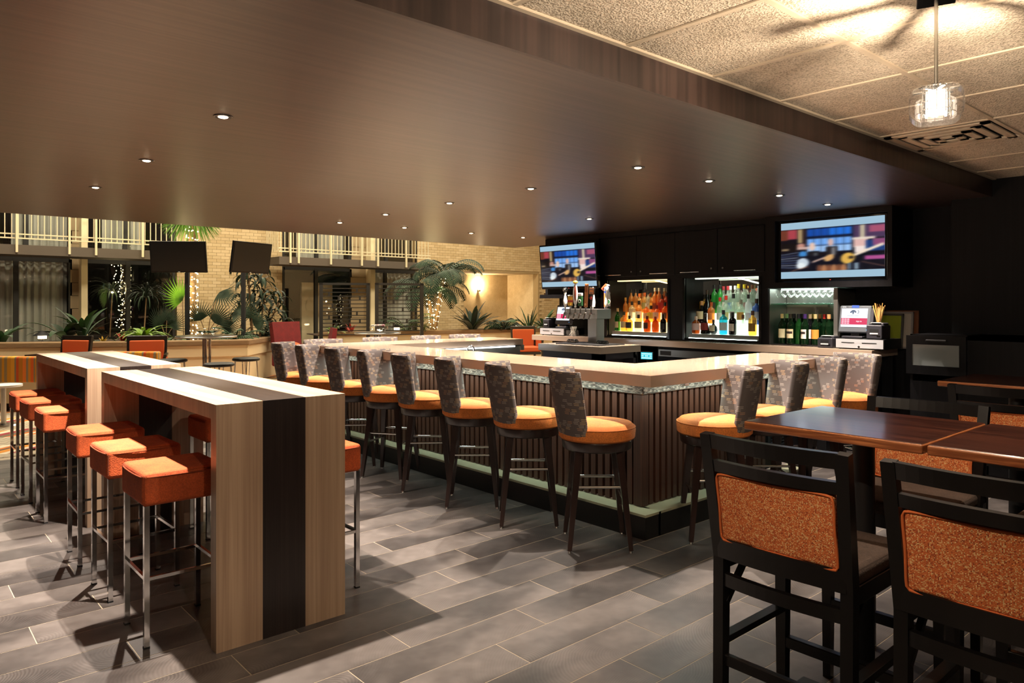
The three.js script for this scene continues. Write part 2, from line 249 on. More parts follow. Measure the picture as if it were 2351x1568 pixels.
// ---- facade of the atrium, plane z = FZ, two storeys
const fx = u => onZ(u, 700, FZ).x;
const SL0 = 2.46, SL1 = 2.65;
function brickWall(name, x0, x1, y0, y1, z, maxParts, holes = []) {
  const g = structGroup(name); mesh('mortar_bed', box(x0, y0, z - .25, x1, y1, z - .012), M.mortar, g);
  if (holes.length) g.children.pop();
  if (holes.length) { const [a, b, top] = holes[0]; mesh('mortar_bed', [box(x0, y0, z - .25, a, y1, z - .012), box(b, y0, z - .25, x1, y1, z - .012), box(a, top, z - .25, b, y1, z - .012)], M.mortar, g); }
  const bw = .203, bh = .0762, list = [], gm = {};
  for (let r = 0; y0 + r * bh < y1 - .01; r++) for (let k = -1; ; k++) {
    let a = x0 + (k + (r % 2) * .5) * bw, b = a + bw; if (a > x1) break; a = Math.max(a, x0); b = Math.min(b, x1); if (b - a < .03) continue;
    const yb = y0 + r * bh, yt = Math.min(y1, yb + bh);
    if (holes.some(([p, q, t]) => b > p && a < q && yb < t)) continue;
    list.push([(a + b) / 2, (yb + yt) / 2, b - a - .005, yt - yb - .005, hash(r, k + 3, 8)]);
  }
  list.sort((a, b) => (a[1] < .9) - (b[1] < .9) || Math.abs(a[1] - 1.9) - Math.abs(b[1] - 1.9));
  const geo = (w, h) => gm[w.toFixed(3) + h.toFixed(3)] ||= uvm(new THREE.BoxGeometry(w, h, .02));
  const pick = t => t < .34 ? M.brick : t < .7 ? M.brick2 : M.brick3;
  list.slice(0, maxParts).forEach(([x, y, w, h, t]) => mesh('brick', geo(w, h), pick(t), g).position.set(x, y, z - .008 + t * .003));
  const rest = list.slice(maxParts); if (rest.length) [M.brick, M.brick2, M.brick3].forEach(m => { const q = rest.filter(e => pick(e[4]) === m); if (q.length) mesh('bricks', q.map(([x, y, w, h, t]) => geo(w, h).clone().translate(x, y, z - .008 + t * .003)), m, g).userData.kind = 'stuff'; });
  return g;
}
brickWall('wall_atrium_brick', fx(406), fx(648), 0, 3.9, FZ, 300);
const ALC = [fx(1066), fx(1236), 2.52];
brickWall('wall_atrium_far', fx(958), 20, 0, 3.9, FZ, 0, [ALC]);
struct('wall_atrium_upper', [box(fx(406), 3.9, FZ - .25, fx(648), 6.4, FZ), box(fx(958), 3.9, FZ - .25, 20, 6.4, FZ)], M.plaster);
{ // alcove with its own back wall, chair rail and side door glow
  const z = FZ - 1.6, a = ALC[0] - .6, b = ALC[1];
  struct('wall_alcove', [box(a, 0, z - .1, b + .1, 2.7, z), box(b, 0, z, b + .1, 2.7, FZ - .26), box(a - .1, 0, z, a, 2.7, FZ - .26), box(a, ALC[2], z, b, ALC[2] + .15, FZ - .26)], M.plaster);
  struct('trim_3', [box(a, .92, z, b, .98, z + .03)], M.planter);
  struct('door_1', [box(ALC[0] + .15, 0, z + .0, ALC[0] + .95, 2.15, z + .04)], std({ color: 0xb9b6e6, roughness: .6 }));
}
// side bays: curtain glazing, pillars, balcony slabs
const win = (n, u0, u1, y0, y1, z, mull) => {
  const g = structGroup('window_' + n), x0 = fx(u0), x1 = fx(u1);
  mesh('pane', box(x0, y0, z - .006, x1, y1, z), M.glass, g);
  mesh('window_frame', [box(x0 - .03, y0, z - .04, x0 + .03, y1, z + .03), box(x1 - .03, y0, z - .04, x1 + .03, y1, z + .03), box(x0, y1 - .07, z - .04, x1, y1, z + .03), box(x0, y0, z - .04, x1, y0 + .07, z + .03)], M.mullion, g);
  for (const u of mull) { const x = fx(u); mesh('mullion', box(x - .045, y0, z - .04, x + .045, y1, z + .04), M.mullion, g); }
  return g;
};
function curtain(label, x0, x1, y0, y1, z, group, mat = M.curtain) {
  const n = Math.round((x1 - x0) / .02), g = new THREE.PlaneGeometry(x1 - x0, y1 - y0, n, 3), p = g.attributes.position;
  for (let i = 0; i < p.count; i++) { const x = p.getX(i); p.setZ(i, .035 * Math.sin(x * 42 + 1.4 * Math.sin(x * 7)) + .015 * Math.sin(x * 97)); }
  g.computeVertexNormals(); const t = thing('curtain', label, 'curtain', [(x0 + x1) / 2, (y0 + y1) / 2, z], 0, group);
  const back = g.clone().translate(0, 0, -.008); mesh('drape', [g, back], mat, t);
}
{
  const z = FZ - .05;
  win(1, -40, 162, .35, SL0, z, [37]); win(2, 196, 400, .35, SL0, z, [295]); win(3, 652, 806, .25, SL0, z, [727]); win(4, 852, 958, .25, SL0, z, [886]);
  win(5, -40, 162, SL1, 4.6, z, [60]); win(6, 196, 400, SL1, 4.6, z, [288]); win(7, 652, 806, SL1, 4.6, z, [728, 804]); win(8, 852, 958, SL1, 4.6, z, [888]);
  curtain('grey floor-length curtain behind the ground-floor window left of the cream pillar', fx(-40), fx(160), .35, SL0, z - .22);
  curtain('grey curtain behind the ground-floor window beside the palm', fx(853), fx(957), .25, SL0, z - .22);
  curtain('grey curtain in the upper window above the grey ground-floor curtain', fx(30), fx(160), SL1, 4.6, z - .22);
  curtain('grey curtain in the upper window behind the lit palm trunk', fx(240), fx(340), SL1, 4.6, z - .22);
  curtain('pale curtain in the upper window above the lattice screens', fx(690), fx(800), SL1, 4.6, z - .22);
  curtain('pale curtain in the upper window next to the lit hotel room', fx(853), fx(884), SL1, 4.6, z - .22);
  // pillars and recessed siding between the glazed bays
  struct('trim_4', [box(fx(181), 0, FZ - .05, fx(195.5), 6.3, FZ + .25), box(fx(841), 0, FZ - .05, fx(851), 6.3, FZ + .25)], M.cream);
  const sid = structGroup('wall_atrium_siding');
  for (const [u0, u1] of [[162, 181], [806, 841]]) for (let k = 0; k < 14; k++) mesh('siding_board', box(fx(u0), k * .28 + .004, FZ - .08, fx(u1), k * .28 + .276, FZ - .02 + (k % 2) * .004), M.siding, sid);
  // rooms behind the glass
  struct('wall_rooms', [box(-3, 0, FZ - 3.2, fx(406), 6.3, FZ - 3), box(fx(648), 0, FZ - 3.2, fx(958), 6.3, FZ - 3), box(-3, SL0, FZ - 3, fx(406), SL1, FZ - .12), box(fx(648), SL0, FZ - 3, fx(958), SL1, FZ - .12), box(fx(404), 0, FZ - 3, fx(408), 6.3, FZ - .25), box(fx(646), 0, FZ - 3, fx(650), 6.3, FZ - .25), box(fx(956), 0, FZ - 3, fx(960), 6.3, FZ - .25), box(fx(188), 0, FZ - 3, fx(190), 6.3, FZ - .1), box(fx(843), 0, FZ - 3, fx(846), 6.3, FZ - .1)], M.roomDark);
  struct('wall_room_lit', [box(fx(850), SL1, FZ - 2.9, fx(956), 5, FZ - 2.8)], M.roomWarm);
  struct('wall_room_pale', [box(fx(731), 0, FZ - 1.1, fx(803), 2.1, FZ - 1.0)], M.cream);
  const rl = new THREE.PointLight(0xffdfa0, 9); rl.position.set(fx(915), 4.3, FZ - 1.4); scene.add(rl);
  const bl = thing('room_lamp', 'small lit ceiling globe inside the upper hotel room', 'lamp', [fx(915), 4.3, FZ - 1.4]); mesh('lamp_globe', new THREE.SphereGeometry(.12, 16, 12), M.lampDim, bl); mesh('stem', cyl(.02, .02, 1.5, 0, .11, 0), M.white, bl);
  struct('trim_5', [box(fx(-60), .0, FZ - .3, fx(406), .35, FZ + .02), box(fx(648), 0, FZ - .3, fx(958), .25, FZ + .02)], M.plaster);
}
function balcony(label, u0, u1, zf, posts, u0rail) {
  const x0 = onZ(u0, 600, zf).x, x1 = onZ(u1, 600, zf).x, t = thing('balcony', label, 'balcony');
  mesh('slab', box(x0, SL0, FZ + .26, x1, SL1, zf), M.slab, t);
  mesh('bottom_rail', box(x0, 2.765, zf - .05, x1, 2.79, zf - .025), M.rail, t); mesh('middle_rail', box(x0, 2.845, zf - .05, x1, 2.87, zf - .025), M.rail, t); mesh('hand_rail', box(x0, 3.6, zf - .06, x1, 3.64, zf - .01), M.rail, t);
  const bg = box(-.008, 2.79, -.008, .008, 3.6, .008), pg = box(-.02, SL0 + .04, -.02, .02, 3.6, .02);
  for (let x = x0 + .05; x < x1; x += .108) mesh('baluster', bg, M.rail, t).position.set(x, 0, zf - .037);
  for (const u of posts) mesh('rail_post', pg, M.rail, t).position.set(onZ(u, 600, zf).x, 0, zf + .02);
  if (u0rail) for (let z = FZ + .3; z < zf - .1; z += .108) mesh('baluster', bg, M.rail, t).position.set(x0 + .03, 0, z);
}
balcony('dark-slab balcony with cream railing above the grey curtained window', -60, 408, FZ + 1.1, [38, 159, 220, 327]);
balcony('dark-slab balcony with cream railing above the lattice screens', 641, 990, FZ + 1.1, [666, 685, 759, 830, 867, 932], true);

// ================================================================ LAMPS IN THE SOFFIT
{
  const spots = { 'above the striped high tables': [[1.30, -3.62], [1.33, -5.05], [1.335, -6.48]], 'above the long side of the bar': [[3.95, -4.26], [3.96, -5.36], [3.97, -6.47], [3.98, -7.46]], 'along the near arm of the bar': [[3.88, -3.125], [4.7, -3.115], [5.77, -3.135], [6.63, -3.127]], 'along the far arm of the bar': [[4.82, -7.43], [5.85, -7.445], [6.77, -7.46]], 'above the tap tower': [[5.82, -5.35]] };
  const ringG = new THREE.TorusGeometry(.042, .005, 8, 24).rotateX(Math.PI / 2), canG = new THREE.CylinderGeometry(.04, .04, .006, 20), bulbG = new THREE.SphereGeometry(.024, 14, 8).scale(1, .25, 1);
  for (const [where, list] of Object.entries(spots)) list.forEach(([x, z], i) => {
    const t = thing('recessed_downlight', (list.length > 1 ? ['first', 'second', 'third', 'fourth'][i] + ' recessed downlight ' : 'single recessed downlight ') + where + (list.length > 1 ? ', counted from the ' + (where.includes('tables') ? 'first table' : where.includes('far') ? 'atrium end' : 'bar corner') : ''), 'downlight', [x, H1, z], 0, 'soffit downlights ' + where);
    mesh('trim_ring', ringG, M.blackGloss, t); mesh('baffle', canG, M.blackMatte, t).position.y = .0; mesh('bulb', bulbG, M.lamp, t).position.y = -.004;
    const s = new THREE.SpotLight(WARM, DOWN_CD * (where.includes('tables') ? 1.9 : 1), 0, .8, .45, 2); s.position.set(x, H1 - .02, z); s.target.position.set(x, 0, z); s.castShadow = true; s.shadow.radius = .8; scene.add(s, s.target);
  });
}
// glass-cube pendants below the acoustic ceiling: one in view, its neighbour above the camera's side of the tables
{
  const shell = new RoundedBoxGeometry(.165, .125, .165, 6, .045);
  function pendant(x, z, y, label, cd) {
    const t = thing('pendant_lamp', label, 'pendant lamp', [x, y, z], .35);
    mesh('canopy', rbox(.12, .025, .12, .004, 0, H2 - y - .013, 0), M.blackGloss, t);
    mesh('stem', cyl(.006, .006, H2 - y - .09, 0, .07, 0, 10), M.steel, t);
    mesh('glass_shade', shell, M.clearGlass, t);
    mesh('lamp_core', rbox(.07, .075, .07, .008, 0, .008, 0), std({ color: 0xffffff, emissive: 0xfff0d6, emissiveIntensity: 16 }), t);
    const c = []; for (const s of [-1, 0, 1]) { c.push(cbox(.08, .003, .003, 0, .008 + s * .027, .04), cbox(.08, .003, .003, 0, .008 + s * .027, -.04), cbox(.003, .003, .08, .04, .008 + s * .027, 0), cbox(.003, .003, .08, -.04, .008 + s * .027, 0), cbox(.003, .08, .003, s * .027, .008, .04), cbox(.003, .08, .003, s * .027, .008, -.04), cbox(.003, .08, .003, .04, .008, s * .027), cbox(.003, .08, .003, -.04, .008, s * .027)); }
    mesh('crystal_cage', c, M.chrome, t);
    const pet = [cyl(.02, .026, .02, 0, .05, 0, 16)]; for (let k = 0; k < 6; k++) pet.push(cbox(.062, .004, .013, .04, .052, 0).rotateY(k * Math.PI / 3 + .3)); mesh('socket_cap', pet, M.chrome, t);
    mesh('cage_rod', [0, 1, 2, 3].map(k => cbox(.007, .085, .007, .046, .008, 0).rotateY(k * Math.PI / 2 + Math.PI / 4)), M.chrome, t);
    const p = new THREE.PointLight(0xffe8cc, cd); p.position.set(x, y + .008, z); p.castShadow = true; p.shadow.radius = .4; scene.add(p);
  }
  pendant(2.74, -.915, 2.18, 'clear glass cube pendant lamp on a thin metal stem above the wooden tables', PENDANT_CD);
  pendant(.75, -.95, 2.2, 'clear glass cube pendant lamp hanging over the aisle behind the pub chairs', PENDANT_CD * 1.1);
}

// ================================================================ STRIPED HIGH TABLES AND CUBE STOOLS
function highTable(label, x0, x1, z0, z1) {     // z0 near end, z1 far end
  const t = thing('high_table', label, 'table', [(x0 + x1) / 2, 0, (z0 + z1) / 2]), w = x1 - x0, l = z0 - z1, h = 1.067, th = .066, s = w / 3;
  for (let k = 0; k < 3; k++) {
    const a = -w / 2 + k * s, b = a + s, m = k === 1 ? M.wenge : M.ash;
    mesh('top_strip', box(a, h - th, -l / 2, b, h, l / 2, false), m, t);
    mesh('end_panel_strip', box(a, 0, l / 2 - th, b, h - th, l / 2), m, t); mesh('end_panel_strip', box(a, 0, -l / 2, b, h - th, -l / 2 + th), m, t);
  }
}
highTable('striped ash and wenge high table with the full striped end panel in view', 1.115, 1.727, -3.185, -5.25);
highTable('striped ash and wenge high table standing behind the first one, by the atrium', 1.093, 1.69, -5.546, -7.54);
{
  const t = thing('cube_stool', 'orange cube stool', 'stool'), s = .36;
  const seat = mesh('seat', rbox(s, .145, s, .022, 0, .69, 0, false, 3), M.cube, t);
  mesh('seam', [tube([V(-s / 2 + .02, .745, -s / 2 + .005), V(s / 2 - .02, .745, -s / 2 + .005), V(s / 2 - .005, .745, -s / 2 + .02), V(s / 2 - .005, .745, s / 2 - .02), V(s / 2 - .02, .745, s / 2 - .005), V(-s / 2 + .02, .745, s / 2 - .005), V(-s / 2 + .005, .745, s / 2 - .02), V(-s / 2 + .005, .745, -s / 2 + .02)].map(v => v), .0035, 80, 6, true)], M.cube, seat);
  for (const a of [-1, 1]) for (const b of [-1, 1]) mesh('leg', [cbox(.022, .616, .022, a * .16, .312, b * .16)], M.chrome, t), mesh('foot', cbox(.024, .008, .024, a * .16, .004, b * .16), M.blackMatte, t);
  for (const a of [-1, 1]) { mesh('stretcher', cbox(.3, .014, .014, 0, .3, a * .16), M.chrome, t); mesh('stretcher', cbox(.014, .014, .3, a * .16, .3, 0), M.chrome, t); }
  const near = ['orange cube stool, outer side of the first striped table', 'first striped table, outer side'], nearR = ['orange cube stool, bar side of the first striped table', 'first striped table, bar side'];
  const far = ['orange cube stool, outer side of the rear striped table', 'rear striped table, outer side'], farR = ['orange cube stool, bar side of the rear striped table', 'rear striped table, bar side'];
  const ORD = ['first', 'second', 'third'], from = { [near[1]]: 'from the end panel', [nearR[1]]: 'from the end panel', [far[1]]: 'from the first table', [farR[1]]: 'from the first table' }, cnt = {};
  const name_ = ([l, g]) => { cnt[g] = (cnt[g] || 0) + 1; return l + ', ' + ORD[cnt[g] - 1] + ' ' + from[g]; };
  t.position.set(1.065, 0, -3.6); tag(t, name_(near), 'stool', 'cube stools at the ' + near[1]);
  for (const [x, z, [l, g], r] of [[1.065, -4.255, near, .02], [1.065, -4.92, near, -.02], [1.775, -3.6, nearR, 0], [1.775, -4.26, nearR, .02], [1.775, -4.92, nearR, 0], [1.065, -6.02, far, 0], [1.065, -6.68, far, .03], [1.065, -7.29, far, 0], [1.76, -6.02, farR, 0], [1.76, -6.68, farR, 0], [1.76, -7.29, farR, 0]]) copyOf(t, [x, 0, z], r, name_([l, g]), 'cube stools at the ' + g);
}

// ================================================================ THE BAR
const CT = 1.067, CB = .996;
{ // continuous U-shaped worktop
  const s = new THREE.Shape(); [[3.53, 2.745], [5.97, 2.745], [5.97, 3.4], [4.18, 3.4], [4.15, 6.72], [6.1, 6.72], [6.1, 7.37], [3.5, 7.37]].forEach(([x, z], i) => i ? s.lineTo(x, z) : s.moveTo(x, z));
  const g = new THREE.ExtrudeGeometry(s, { depth: CT - CB, bevelEnabled: false }).rotateX(-Math.PI / 2).translate(0, CB, 0); uvm(g);
  tag(mesh('bar_worktop', g, M.quartz), 'thick glossy beige worktop running around three sides of the bar', 'worktop');
}
{
  const b = thing('slatted_bar', 'slatted dark wood bar front on a stone-topped plinth', 'bar');
  const X = 3.826, Z = -3.052, ZF = -7.09, XE = 5.72, top = .905;
  mesh('carcass', [box(X + .05, .16, ZF + .05, X + .28, CB, Z - .05), box(X + .2, .16, Z - .28, XE, CB, Z - .05), box(X + .2, .0, ZF + .05, 6.05, CB, ZF + .28)], M.slatBack, b);
  mesh('backing_panel', [box(X + .034, .16, ZF, X + .05, top, Z), box(X, .16, Z - .05, XE, top, Z - .034), box(X, .16, ZF + .034, 6.05, top, ZF + .05)], M.slatBack, b);
  const pitch = .0655, sw = .041, gz = cbox(.036, top - .165, sw, .012, (top + .165) / 2, 0), gx = cbox(sw, top - .165, .036, 0, (top + .165) / 2, -.012);
  mesh('corner_post', cbox(.07, top - .165, .07, X + .02, (top + .165) / 2, Z - .02), M.slat, b);
  for (let z = Z - .055 - sw; z > ZF + .02; z -= pitch) mesh('slat', gz, M.slat, b).position.set(X, 0, z);
  for (let x = X + .055 + sw; x < XE - .3; x += pitch) mesh('slat', gx, M.slat, b).position.set(x, 0, Z);
  // louvred panel at the end of the near arm
  const lv = mesh('louvre_panel', [box(XE - .27, .3, Z - .01, XE, top, Z + .005)], M.blackMatte, b);
  for (let k = 0; k < 24; k++) mesh('louvre', cbox(.22, .012, .018, XE - .135, .33 + k * .024, Z + .008), M.posDark, lv);
  mesh('trim_rail', [rbox(.055, CB - top, Z - ZF + .09, .012, X - .012, (CB + top) / 2, (Z + ZF) / 2), rbox(XE - X + .05, CB - top, .055, .012, (X + XE) / 2 - .01, (CB + top) / 2, Z + .012)], M.trim, b);
  mesh('plinth', [box(3.69, 0, ZF - .05, X + .02, .145, -2.912), box(X, 0, Z - .02, XE + .15, .145, -2.912)], M.plinth, b);
  mesh('plinth_top', [box(3.686, .145, ZF - .05, X + .02, .16, -2.908), box(X, .145, Z - .02, XE + .15, .16, -2.908)], M.plinthTop, b);
  for (const z of [-3.72, -4.62, -5.6, -6.5]) mesh('bag_hook', rbox(.02, .03, .05, .004, X - .045, .95, z), M.chrome, b);
  for (const x of [4.26, 5.0]) mesh('bag_hook', rbox(.05, .03, .02, .004, x, .95, Z + .045), M.chrome, b);
  // light strips under the overhang
  mesh('led_strip', box(X - .2, CB - .008, ZF + .1, X - .185, CB, Z), M.led, b); mesh('led_strip', box(X, CB - .008, Z + .185, XE, CB, Z + .2), M.led, b);
  rectLight(scene, .02, 3.9, X - .1925, CB - .012, (ZF + Z) / 2, X - .1925, 0, (ZF + Z) / 2, LED_NITS, LED_COL);
  rectLight(scene, 1.8, .02, (X + XE) / 2, CB - .012, Z + .1925, (X + XE) / 2, 0, Z + .1925, LED_NITS, LED_COL);
}
{ // inside of the far arm: stainless front with light strip, sink and tap
  const t = thing('bar_sink_unit', 'stainless sink unit inside the far arm of the bar, lit by a light strip', 'sink');
  mesh('front_panel', box(4.2, .3, -6.74, 6.05, .98, -6.72), M.steel, t); mesh('end_cap', box(6.05, .93, -7.2, 6.1, .995, -6.7), M.steel, t);
  mesh('led_strip', box(4.3, .975, -6.71, 5.95, .99, -6.7), std({ color: 0xffffff, emissive: 0xf4fbff, emissiveIntensity: 6 }), t);
  mesh('basin', [box(4.6, .86, -6.7, 5.75, .9, -6.2), box(4.6, .7, -6.22, 5.75, .9, -6.2)], M.steel, t);
  mesh('faucet', tube([V(5.1, .9, -6.55), V(5.1, 1.0, -6.55), V(5.1, 1.03, -6.5), V(5.1, 1.0, -6.44), V(5.1, .95, -6.44)], .009, 24, 8), M.chrome, t);
  rectLight(scene, 1.6, .02, 5.1, .97, -6.69, 5.1, .3, -6.3, 16, 0xf4fbff);
}
{ // central island
  const t = thing('bar_island', 'square stone-topped island in the middle of the bar', 'island', [5.83, 0, -5.37]);
  mesh('island_top', rbox(.63, .072, .92, .003, 0, CT - .036, 0), M.island, t);
  mesh('cabinet', [box(-.28, 0, -.42, .28, .995, .3), box(-.28, 0, .3, -.2, .995, .42), box(.24, 0, .3, .28, .995, .42), box(-.28, .93, .3, .28, .995, .42)], M.posDark, t);
  mesh('drip_tray', box(-.2, CT, -.3, .22, CT + .008, .32), M.blackMatte, t);
  for (let k = 0; k < 7; k++) for (const s of [-1, 1]) mesh('tray_coil', new THREE.TorusGeometry(.022, .005, 6, 14).translate(-.02 + s * .02, CT + .022, s * (.14 + k * .02)), M.blackGloss, t);
  const c = thing('ice_sign', 'small glowing turquoise label on the ice well beside the island', 'sign', [6.42, .93, -5.05], -Math.PI / 2 + .3);
  const st = canvasTex(128, 64, (q, w, h) => { q.fillStyle = '#0aa0b8'; q.fillRect(0, 0, w, h); q.fillStyle = '#d8ffff'; for (let r = 0; r < 3; r++) for (let k = 0; k < 9; k++) if (hash(k, r, 9) > .25) q.fillRect(8 + k * 13, 8 + r * 19, 10, 12); });
  mesh('sign_face', new THREE.BoxGeometry(.13, .075, .006), std({ color: 0x0a6a78, emissive: 0xffffff, emissiveMap: st, emissiveIntensity: 1.2 }), c); mesh('sign_back', cbox(.14, .085, .02, 0, 0, -.013), M.blackMatte, c);
  mesh('sign_post', cbox(.02, .9, .02, 0, -.48, -.02), M.blackMatte, c);
}
{ // tap tower and its handles
  const t = thing('tap_tower', 'brushed steel beer tap tower with a wide head on the island', 'tap tower', [6.005, CT, -5.42]);
  mesh('column', rbox(.13, .27, .13, .006, 0, .138, 0), M.brushed, t);
  mesh('tower_head', rbox(.23, .11, .47, .006, 0, .325, -.118 + .0), M.brushed, t);
  mesh('column_foot', rbox(.17, .012, .17, .003, 0, .01, 0), M.brushed, t);
  const zs = [...Array(6)].map((_, k) => -.118 - .195 + k * .078);
  for (const z of zs) { const f = mesh('faucet', [rod(V(-.115, .325, z), V(-.175, .325, z), .012, 10), rod(V(-.17, .335, z), V(-.2, .27, z), .009, 10), new THREE.SphereGeometry(.02, 12, 8).translate(-.165, .325, z), rod(V(-.165, .33, z), V(-.165, .385, z), .007, 8)], M.chrome, t); }
  const HY = CT + .385;
  const hold = (label, z, x, build, tilt = 0) => { const g = new THREE.Group(); g.name = 'tap_handle'; g.userData.label = label; g.position.set(x, HY - CT, z); t.add(g); g.rotation.x = tilt; g.scale.setScalar(.8); mesh('ferrule', cyl(.008, .012, .03, 0, -.004, 0, 10), M.chrome, g); build(g); };
  const col = h => std({ color: h, roughness: .4 });
  hold('bowling-pin tap handle topped by a black ball with a white disc', zs[0], -.165, g => { mesh('pin', lathe([[.012, .02], [.026, .06], [.03, .11], [.016, .17], [.012, .19], [.018, .21], [.018, .225], [.006, .235]], 16), col(0xf0eeea), g); mesh('ball', new THREE.SphereGeometry(.036, 18, 14).translate(0, .262, 0), M.blackGloss, g); mesh('disc', new THREE.CylinderGeometry(.018, .018, .004, 16).rotateZ(Math.PI / 2).translate(-.034, .262, .012), M.white, g); });
  hold('short yellow barrel tap handle with a red band', zs[1], -.165, g => { mesh('barrel', rbox(.05, .13, .055, .008, 0, .1, 0), col(0xc99a22), g); mesh('band', rbox(.054, .03, .059, .004, 0, .1, 0), col(0x9c2a22), g); mesh('cap', rbox(.05, .018, .055, .006, 0, .176, 0), M.white, g); });
  hold('tall white oval tap handle with brown inlay and yellow knob', zs[2], -.165, g => { mesh('paddle', uvm(new THREE.SphereGeometry(1, 18, 14).scale(.022, .15, .042).translate(0, .19, 0)), col(0xeceae6), g); mesh('inlay', new THREE.SphereGeometry(1, 14, 12).scale(.02, .115, .024).translate(-.006, .2, .01), col(0x6a2a18), g); mesh('knob', uvm(new THREE.SphereGeometry(1, 12, 10).scale(.03, .024, .036).translate(0, .36, 0)), col(0xd9b13c), g); mesh('neck', cyl(.014, .01, .05, 0, .02, 0, 10), M.white, g); });
  hold('green square tap handle with a pale emblem', zs[3], -.165, g => { mesh('block', rbox(.034, .13, .07, .006, 0, .1, 0), col(0x1f5a2c), g); mesh('emblem', new THREE.TorusGeometry(.022, .004, 6, 18).rotateY(Math.PI / 2).translate(-.019, .1, 0), M.white, g); mesh('top_shell', rbox(.034, .045, .07, .01, 0, .19, 0), M.white, g); });
  hold('long wooden plank tap handle with carved ring mark', zs[4], -.165, g => { mesh('plank', rbox(.024, .32, .05, .006, 0, .175, 0), col(0xb2703c), g); mesh('panel', rbox(.03, .1, .046, .004, 0, .27, 0), col(0x7a4420), g); mesh('ring_mark', new THREE.TorusGeometry(.012, .002, 6, 16).rotateY(Math.PI / 2).translate(-.013, .05, 0), col(0xe6b98a), g); }, .06);
  hold('dark tap handle carrying a framed orange badge and red button', zs[5], -.165, g => { mesh('stick', bar(V(0, .02, 0), V(0, .2, 0), .018, .03), col(0x3a2a26), g); mesh('badge_frame', rbox(.02, .095, .095, .004, 0, .235, 0), col(0x3f3a36), g); mesh('badge', cbox(.004, .078, .078, -.011, .235, 0), col(0xd98a4a), g); mesh('badge_line', [cbox(.003, .012, .07, -.013, .258, 0), cbox(.003, .008, .06, -.013, .212, 0)], col(0x565a66), g); mesh('button', new THREE.CylinderGeometry(.02, .02, .012, 16).rotateZ(Math.PI / 2).translate(-.014, .14, 0), col(0xb03a3a), g); }, .08);
  // second row behind the head
  hold('red can-shaped tap handle behind the dark one', zs[5], .06, g => { mesh('can', new THREE.CylinderGeometry(.03, .03, .09, 18).rotateX(.9).translate(0, .29, 0), col(0xb0482c), g); mesh('stalk', cyl(.014, .014, .28, 0, .02, 0, 10), col(0xd07a3a), g); });
  hold('white conical tap handle with red lettering behind the oval one', zs[3] - .02, .06, g => { mesh('cone', lathe([[.03, .02], [.036, .08], [.004, .3]], 14), col(0xe9e4df), g); mesh('letters', [cbox(.004, .05, .012, -.034, .12, 0), cbox(.004, .03, .01, -.026, .18, 0)], col(0xb03040), g); });
  hold('white waisted tap handle with a blue and yellow shield', zs[5] + .06, .02, g => { mesh('body', lathe([[.02, .02], [.032, .07], [.02, .17], [.034, .24], [.03, .29], [.01, .3]], 16), col(0xe8e6e2), g); mesh('shield', cbox(.004, .06, .03, -.034, .24, 0), col(0x2c4aa0), g); mesh('shield_spot', cbox(.005, .02, .016, -.035, .25, 0), col(0xe0c23a), g); });
  hold('blue tapered tap handle with white script and a white tip', .1, .08, g => { mesh('shaft', lathe([[.014, .0], [.018, .06], [.026, .14], [.03, .3]], 18), col(0x1a2a9a), g); mesh('tip', new THREE.SphereGeometry(.03, 14, 10).scale(1, .7, 1).translate(0, .31, 0), M.white, g); mesh('script', tube([V(-.031, .27, -.004), V(-.03, .22, .008), V(-.028, .18, -.006), V(-.026, .14, .006), V(-.025, .11, -.004)], .004, 20, 6), M.white, g); mesh('socket', cyl(.014, .016, .07, 0, -.0, 0, 12), M.white, g); });
  hold('white bird-necked tap handle with an orange bill and a green oval badge', .15, .04, g => { mesh('neck', tube([V(0, .03, 0), V(0, .12, .004), V(0, .19, -.006)], .022, 14, 10), M.white, g); mesh('head', new THREE.SphereGeometry(.03, 14, 12).translate(0, .205, -.012), M.white, g); mesh('bill', new THREE.ConeGeometry(.014, .045, 12).rotateX(-Math.PI / 2).translate(-.008, .2, -.05), col(0xe08a1e), g); mesh('oval_badge', new THREE.CylinderGeometry(.045, .045, .008, 24).rotateZ(Math.PI / 2).scale(1, .72, 1).translate(-.026, .09, .006), col(0x2f6a3a), g); mesh('badge_rim', new THREE.TorusGeometry(.045, .004, 6, 24).rotateY(Math.PI / 2).scale(1, .72, 1).translate(-.028, .09, .006), M.white, g); mesh('socket', cyl(.02, .022, .03, 0, .0, 0, 12), col(0x17402a), g); });
}
